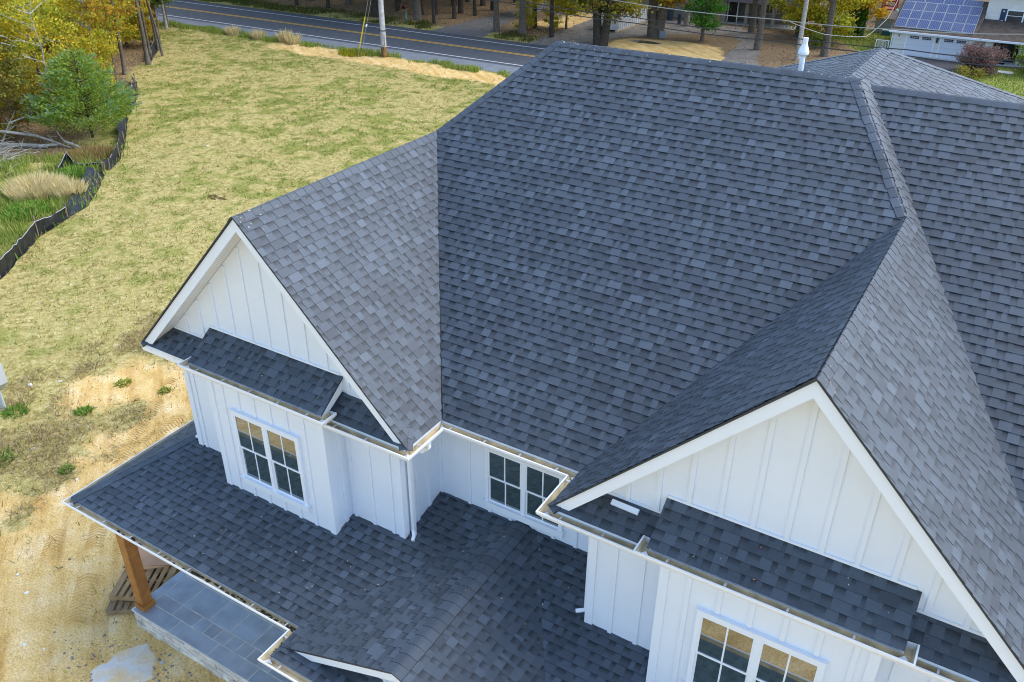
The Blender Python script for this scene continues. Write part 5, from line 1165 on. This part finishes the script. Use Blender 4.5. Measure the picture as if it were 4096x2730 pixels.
m = MB(); m.box(1.0, 8.3, -.1, 2.4, -.05, .06); part(m, "porch_slab", MORTAR, bh)
m = MB(); m.box(1.55, 2.35, .6, .68, .06, 1.75); dr = part(m, "door", DRIP, bh)
m = MB(); m.box(1.47, 1.549, .57, .70, .06, 1.80); m.box(2.351, 2.43, .57, .70, .06, 1.80); part(m, "door_frame", TRIM, dr)
m = MB(); m.box(4.2, 5.5, 2.33, 2.399, .75, 1.75); wn = part(m, "window", TRIM, bh)
m = MB(); m.box(4.28, 4.83, 2.31, 2.329, .82, 1.68); m.box(4.87, 5.42, 2.31, 2.329, .82, 1.68); part(m, "pane", GLASSF, wn)
m = MB(); m.box(.75, 1.0, -.05, .02, .05, 1.3); part(m, "plywood_panel", PLY, bh)
for x, y, r_, h_, lab in ((-21.3, 70.6, .33, .95, "large dark blue rubbish bin against the beige wall"), (-19.9, 69.4, .17, .8, "narrow dark blue drum right of the large bin")):
    m = MB(); m.tube([(0, 0, 0), (0, 0, h_)], [r_*.85, r_], 14); o = empty("rubbish_bin", (x, y, 0)); tag(o, lab, "bin"); part(m, "bin", mat("dark_blue_plastic", (.035, .055, .085), .5, .4), o); m = MB(); m.tube([(0, 0, h_+.001), (0, 0, h_+.05)], [r_*1.08, r_*1.08], 14); part(m, "rim", mat("dark_blue_plastic", (0, 0, 0)), o)
m = MB(); m.tube([(0, 0, -.1), (0, 0, 1.25)], [.26, .24], 10); o = m.build("concrete_bollard", mat("stump_concrete", (.28, .26, .22), .9, .1, var=.2)); o.location = (-18.9, 68.6, 0); tag(o, "grey-brown concrete post right of the dark blue drum", "post")
m = MB(); m.box(-.28, .28, -.06, .06, .05, .62); o = m.build("utility_cabinet", mat("blue_grey_panel", (.20, .25, .30), .5, .4)); o.location = (-18.5, 62.1, 0); tag(o, "small blue-grey utility panel beside the twin-trunk oak", "cabinet")
# white house with solar panels
nh = empty("white_house", (-1.05, 66.5, 0)); tag(nh, "white two-storey house with solar panels over a double garage", "house")
NW = mat("far_white_siding", (.68, .69, .68), .6, .3, var=.03); NR = mat("brown_roof", (.075, .06, .05), .9, .15, col2=(.14, .105, .08), vscale=2.5)
m = MB(); m.box(0, 7.05, 0, 8, -.05, 1.83); m.box(7.05, 8.85, 1.0, 8, -.05, 1.83); m.box(8.85, 22, 0, 8, -.05, 1.83); m.box(5.85, 22, 2.9, 9.5, 1.831, 4.7)
m.prism([(0.001, .05, 1.83), (.001, 8, 1.83), (.001, 4.02, 3.72)], (5.8, 0, 0)); part(m, "wall", NW, nh)
m = MB()
for z_ in (.35, .72, 1.09, 1.46):
    for xa, xb in ((.0, .98), (2.95, 3.42), (5.52, 7.0)): m.box(xa, xb, -.008, -.0005, z_, z_+.015)
for z_ in (2.3, 2.75, 3.2): m.box(5.86, 22, 2.892, 2.8995, z_, z_+.015)
part(m, "siding_line", mat("siding_shadow", (.45, .46, .45), .8, .2), nh)
sl = (3.74-1.80)/4.2
m = MB(); m.prism([(-.3, -.35, 1.78), (-.3, 4.0, 3.80), (-.3, 8.4, 1.78), (-.3, 8.4, 1.70), (-.3, 4.0, 3.70), (-.3, -.35, 1.70)], (6.13, 0, 0)); m.prism([(5.831, -.35, 1.78), (5.831, 2.9, 2.72), (5.831, 2.9, 2.62), (5.831, -.35, 1.70)], (17, 0, 0)); m.prism([(5.6, 2.5, 4.62), (5.6, 6.2, 6.4), (5.6, 9.9, 4.62)], (17, 0, 0)); part(m, "roof", NR, nh)
m = MB(); m.box(-.32, 22, -.45, -.352, 1.66, 1.79); m.box(5.55, 22, 2.40, 2.499, 4.52, 4.64); part(m, "gutter", TRIM, nh)
PVC = mat("solar_cell", (.03, .055, .16), .14, .5, col2=(.06, .08, .16), vscale=.5); ALF = mat("panel_frame", (.46, .50, .52), .4, .5)
def panel(u0, u1, v0, v1, label=None):     # along the garage roof slope: v = distance in y from the eave
    zr = lambda v: 1.78+(v+.35)*(3.80-1.78)/4.35+.09; a = MB(); a.prism([(u0, v0, zr(v0)), (u1, v0, zr(v0)), (u1, v1, zr(v1)), (u0, v1, zr(v1))], (0, .01, -.05)); f_ = part(a, "solar_panel", ALF, nh)
    b_ = MB(); e = .016; n = 6
    for k in range(n):
        xa = u0+e+(u1-u0-2*e)*k/n+.004; xb = u0+e+(u1-u0-2*e)*(k+1)/n-.004
        b_.face([(xa, v0+e, zr(v0+e)+.004), (xb, v0+e, zr(v0+e)+.004), (xb, v1-e, zr(v1-e)+.004), (xa, v1-e, zr(v1-e)+.004)])
    part(b_, "cell", PVC, f_)
for row, (v0, v1, n) in enumerate(((.05, 1.05, 7), (1.09, 2.09, 7), (2.13, 3.13, 7))):
    for k in range(n): panel(-.1+k*.81, -.1+k*.81+.775, v0, v1)
for k in range(4): panel(-.05+k*1.38, -.05+k*1.38+1.34, 3.17, 3.9)
for k in range(5):
    zr = lambda v: 4.62+(v-2.5)*(6.4-4.62)/3.7+.08; a = MB(); u0 = 6.1+k*.86; v0, v1 = 2.75, 3.8; a.prism([(u0, v0, zr(v0)), (u0+.82, v0, zr(v0)), (u0+.82, v1, zr(v1)), (u0, v1, zr(v1))], (0, .01, -.05)); f_ = part(a, "solar_panel", ALF, nh)
    b_ = MB(); b_.face([(u0+.03, v0+.03, zr(v0+.03)+.004), (u0+.79, v0+.03, zr(v0+.03)+.004), (u0+.79, v1-.03, zr(v1-.03)+.004), (u0+.03, v1-.03, zr(v1-.03)+.004)]); part(b_, "cell", PVC, f_)
GD = mat("garage_door_white", (.62, .66, .74), .5, .4, var=.02)
for x0 in (1.02, 3.47):
    m = MB(); m.box(x0, x0+1.95, -.03, -.001, .0, 1.62); gd = part(m, "garage_door", GD, nh)
    m = MB()
    for z_ in (.4, .8, 1.2): m.box(x0, x0+1.95, -.034, -.0305, z_, z_+.02)
    part(m, "panel_joint", mat("grey_joint", (.45, .48, .53), .6, .3), gd)
    for xa in (x0+.22, x0+1.10):
        m = MB()
        for k in range(4): m.box(xa+k*.165, xa+k*.165+.15, -.036, -.0305, 1.27, 1.36); m.box(xa+k*.165, xa+k*.165+.15, -.036, -.0305, 1.38, 1.47)
        part(m, "window", GLASSF, gd)
    m = MB(); m.box(x0-.09, x0-.001, -.045, -.001, 0, 1.68); m.box(x0+1.951, x0+2.04, -.045, -.001, 0, 1.68); m.box(x0-.001, x0+1.951, -.045, -.001, 1.621, 1.68); part(m, "door_trim", TRIM, gd)
m = MB(); m.box(3.15, 3.27, -.14, -.01, 1.15, 1.42); m.prism([(3.12, -.16, 1.42), (3.30, -.16, 1.42), (3.21, -.16, 1.52)], (0, .15, 0)); part(m, "wall_lamp", DRIP, nh)
m = MB(); m.box(.38, .46, -.03, -.001, 1.33, 1.47); part(m, "outlet", DRIP, nh)
m = MB(); m.box(7.1, 8.8, .93, .999, .05, 1.72); fd = part(m, "front_door", DRIP, nh)
m = MB(); m.tube([(7.95, .91, .95), (7.95, .925, .95)], [.20, .20], 16); 
for i, v_ in enumerate(m.v): m.v[i] = (v_[0], v_[1], .95+(v_[2]-.95)*2.6)
part(m, "oval_glass", GLASSF, fd)
m = MB(); m.box(7.3, 7.4, .915, .929, .3, 1.5); m.box(8.5, 8.6, .915, .929, .3, 1.5); part(m, "sidelight", mat("olive_glass", (.12, .12, .04), .2, .5), fd)
m = MB(); m.box(7.0, 8.9, -.5, .9, -.05, .12); part(m, "doorstep", MORTAR, nh)
m = MB(); m.box(7.35, 8.15, -.3, .3, .1205, .14); part(m, "doormat", DRIP, nh)
m = MB(); m.box(7.25, 8.45, 2.84, 2.899, 2.62, 3.52); uw = part(m, "window", TRIM, nh)
m = MB(); m.box(7.33, 8.37, 2.825, 2.839, 2.70, 3.08); m.box(7.33, 8.37, 2.825, 2.839, 3.12, 3.45); part(m, "pane", GLASSF, uw)
BS = mat("navy_shutter", (.012, .035, .10), .5, .4)
for xa in (6.85, 8.49):
    m = MB(); m.box(xa, xa+.38, 2.85, 2.899, 2.55, 3.55); sh = part(m, "shutter", BS, nh)
    for z_ in (2.68, 3.38): m = MB(); m.prism([(xa+.19, 2.847, z_-.06), (xa+.26, 2.847, z_+.03), (xa+.225, 2.847, z_+.06), (xa+.19, 2.847, z_+.035), (xa+.155, 2.847, z_+.06), (xa+.12, 2.847, z_+.03)], (0, -.01, 0)); part(m, "heart", TRIM, sh)
m = MB(); m.box(.0, 7.05, -.75, -.06, -.02, .03); part(m, "apron", MORTAR, nh)
m = MB(); m.tube([(8.95, -.40, 1.7), (8.95, -.06, 1.5), (8.95, -.06, .05)], .05, 6); part(m, "downspout", TRIM, nh)
m = MB(); m.tube([(-.05, -.40, 1.68), (-.06, -.05, 1.45), (-.06, -.05, .05)], .05, 6); part(m, "downspout", TRIM, nh)
# trellis leaning on the house, lattice, shed, cooler, play set
m = MB()
for a, b_ in (((-.22, 0, 0), (-.34, .28, 1.55)), ((.22, 0, 0), (.34, .28, 1.55))): m.tube([a, b_], .02, 5)
for k in range(9): u = .1+k*.11; w_ = .22+.12*u; m.tube([(-w_, .28*u, 1.55*u), (0, .28*u, 1.55*u-.06), (w_, .28*u, 1.55*u)], .017, 5)
o = m.build("garden_trellis", DRIP); o.location = (5.1, 66.10, 0); tag(o, "dark metal trellis leaning on the wall behind the maroon shrub", "trellis")
m = MB()
for k in range(9): m.bar((-.45+k*.1, 0, 0), (-.45+k*.1+.3 if k < 7 else .45, 0, .95 if k < 7 else .4), .03, .015); m.bar((.45-k*.1, .016, 0), (.45-k*.1-.3 if k < 7 else -.45, .016, .95 if k < 7 else .4), .03, .015)
m.bar((-.47, 0, 0), (-.47, 0, 1.0), .05, .05); m.bar((.47, 0, 0), (.47, 0, 1.0), .05, .05); m.bar((-.45, 0, .98), (.45, 0, .98), .04, .05)
o = m.build("lattice_panel", TRIM); o.location = (-1.7, 66.2, 0); tag(o, "white lattice panel at the garage's left corner", "lattice")
sd = empty("garden_shed", (-3.1, 75, 0)); tag(sd, "small grey metal shed with a brown ribbed roof beside the white house", "shed")
m = MB(); m.box(-.85, 1.3, 0, 1.9, -.05, 1.22); k = -.85
m2 = MB(); x_ = -.8
while x_ < 1.28: m2.box(x_, x_+.03, -.02, -.0005, .0, 1.2); x_ += .17
wl = part(m, "wall", mat("grey_steel_siding", (.36, .39, .40), .6, .3), sd); part(m2, "siding_rib", mat("grey_steel_rib", (.25, .27, .28), .6, .3), wl)
m = MB(); m.prism([(-.95, -.12, 1.221), (-.95, .9, 1.78), (-.95, 2.0, 1.221)], (2.35, 0, 0)); r_o = part(m, "roof", mat("brown_metal_roof", (.19, .155, .13), .6, .3, var=.1), sd)
m = MB(); x_ = -.9
while x_ < 1.4: m.bar((x_, -.12, 1.235), (x_, .9, 1.795), .03, .03); x_ += .19
part(m, "roof_rib", mat("dark_roof_rib", (.10, .08, .07), .6, .3), r_o)
cl = empty("cool_box", (-2.75, 74.2, 0)); tag(cl, "teal cool box with a pale lid in front of the grey shed", "cool box")
m = MB(); m.box(-.35, .35, -.2, .2, .0, .36); part(m, "box", mat("teal_plastic", (.01, .12, .17), .5, .4), cl); m = MB(); m.box(-.37, .37, -.22, .22, .361, .44); part(m, "lid", mat("pale_teal", (.42, .53, .54), .5, .4), cl)
ps = empty("play_set", (-3.9, 80, 0)); tag(ps, "red wooden play frame with a green slide behind the grey shed", "play set"); RED = mat("red_paint", (.35, .025, .015), .5, .4, var=.1)
for x_, y_ in ((-.55, 0), (.55, 0), (-.55, 1.2), (.55, 1.2)): m = MB(); m.box(x_-.06, x_+.06, y_-.06, y_+.06, 0, 3.0); part(m, "post", RED, ps)
m = MB(); m.box(-.49, .49, .07, 1.13, 1.2, 1.28); part(m, "platform", RED, ps); m = MB(); m.box(-.489, .489, -.04, .04, 1.9, 2.0); m.box(-.489, .489, -.04, .04, 1.5, 1.6); part(m, "rail", RED, ps)
m = MB(); m.hexa([(.62, .2, 1.2), (.62, .9, 1.2), (2.4, .9, .15), (2.4, .2, .15), (.62, .2, 1.26), (.62, .9, 1.26), (2.4, .9, .21), (2.4, .2, .21)]); part(m, "slide", mat("green_slide", (.03, .25, .20), .4, .5), ps)
"""garden stones"""
m = MB(); m.box(-.5, .5, -.4, .4, -.02, .05); o = m.build("stepping_stone", MORTAR); o.location = (7.4, 64.0, 0); tag(o, "flat grey stepping stone between the two shrubs by the door", "stone")
# garage-side far trees closing the view behind the houses
for k in range(14):
    x = -14+k*5.2+rr.uniform(-1, 1); wtree(rr.choice((0, 1, 2)), x, rr.uniform(92, 104), "tall tree in the wood behind the solar panel house", 1.1, "tall trees behind the solar panel house")
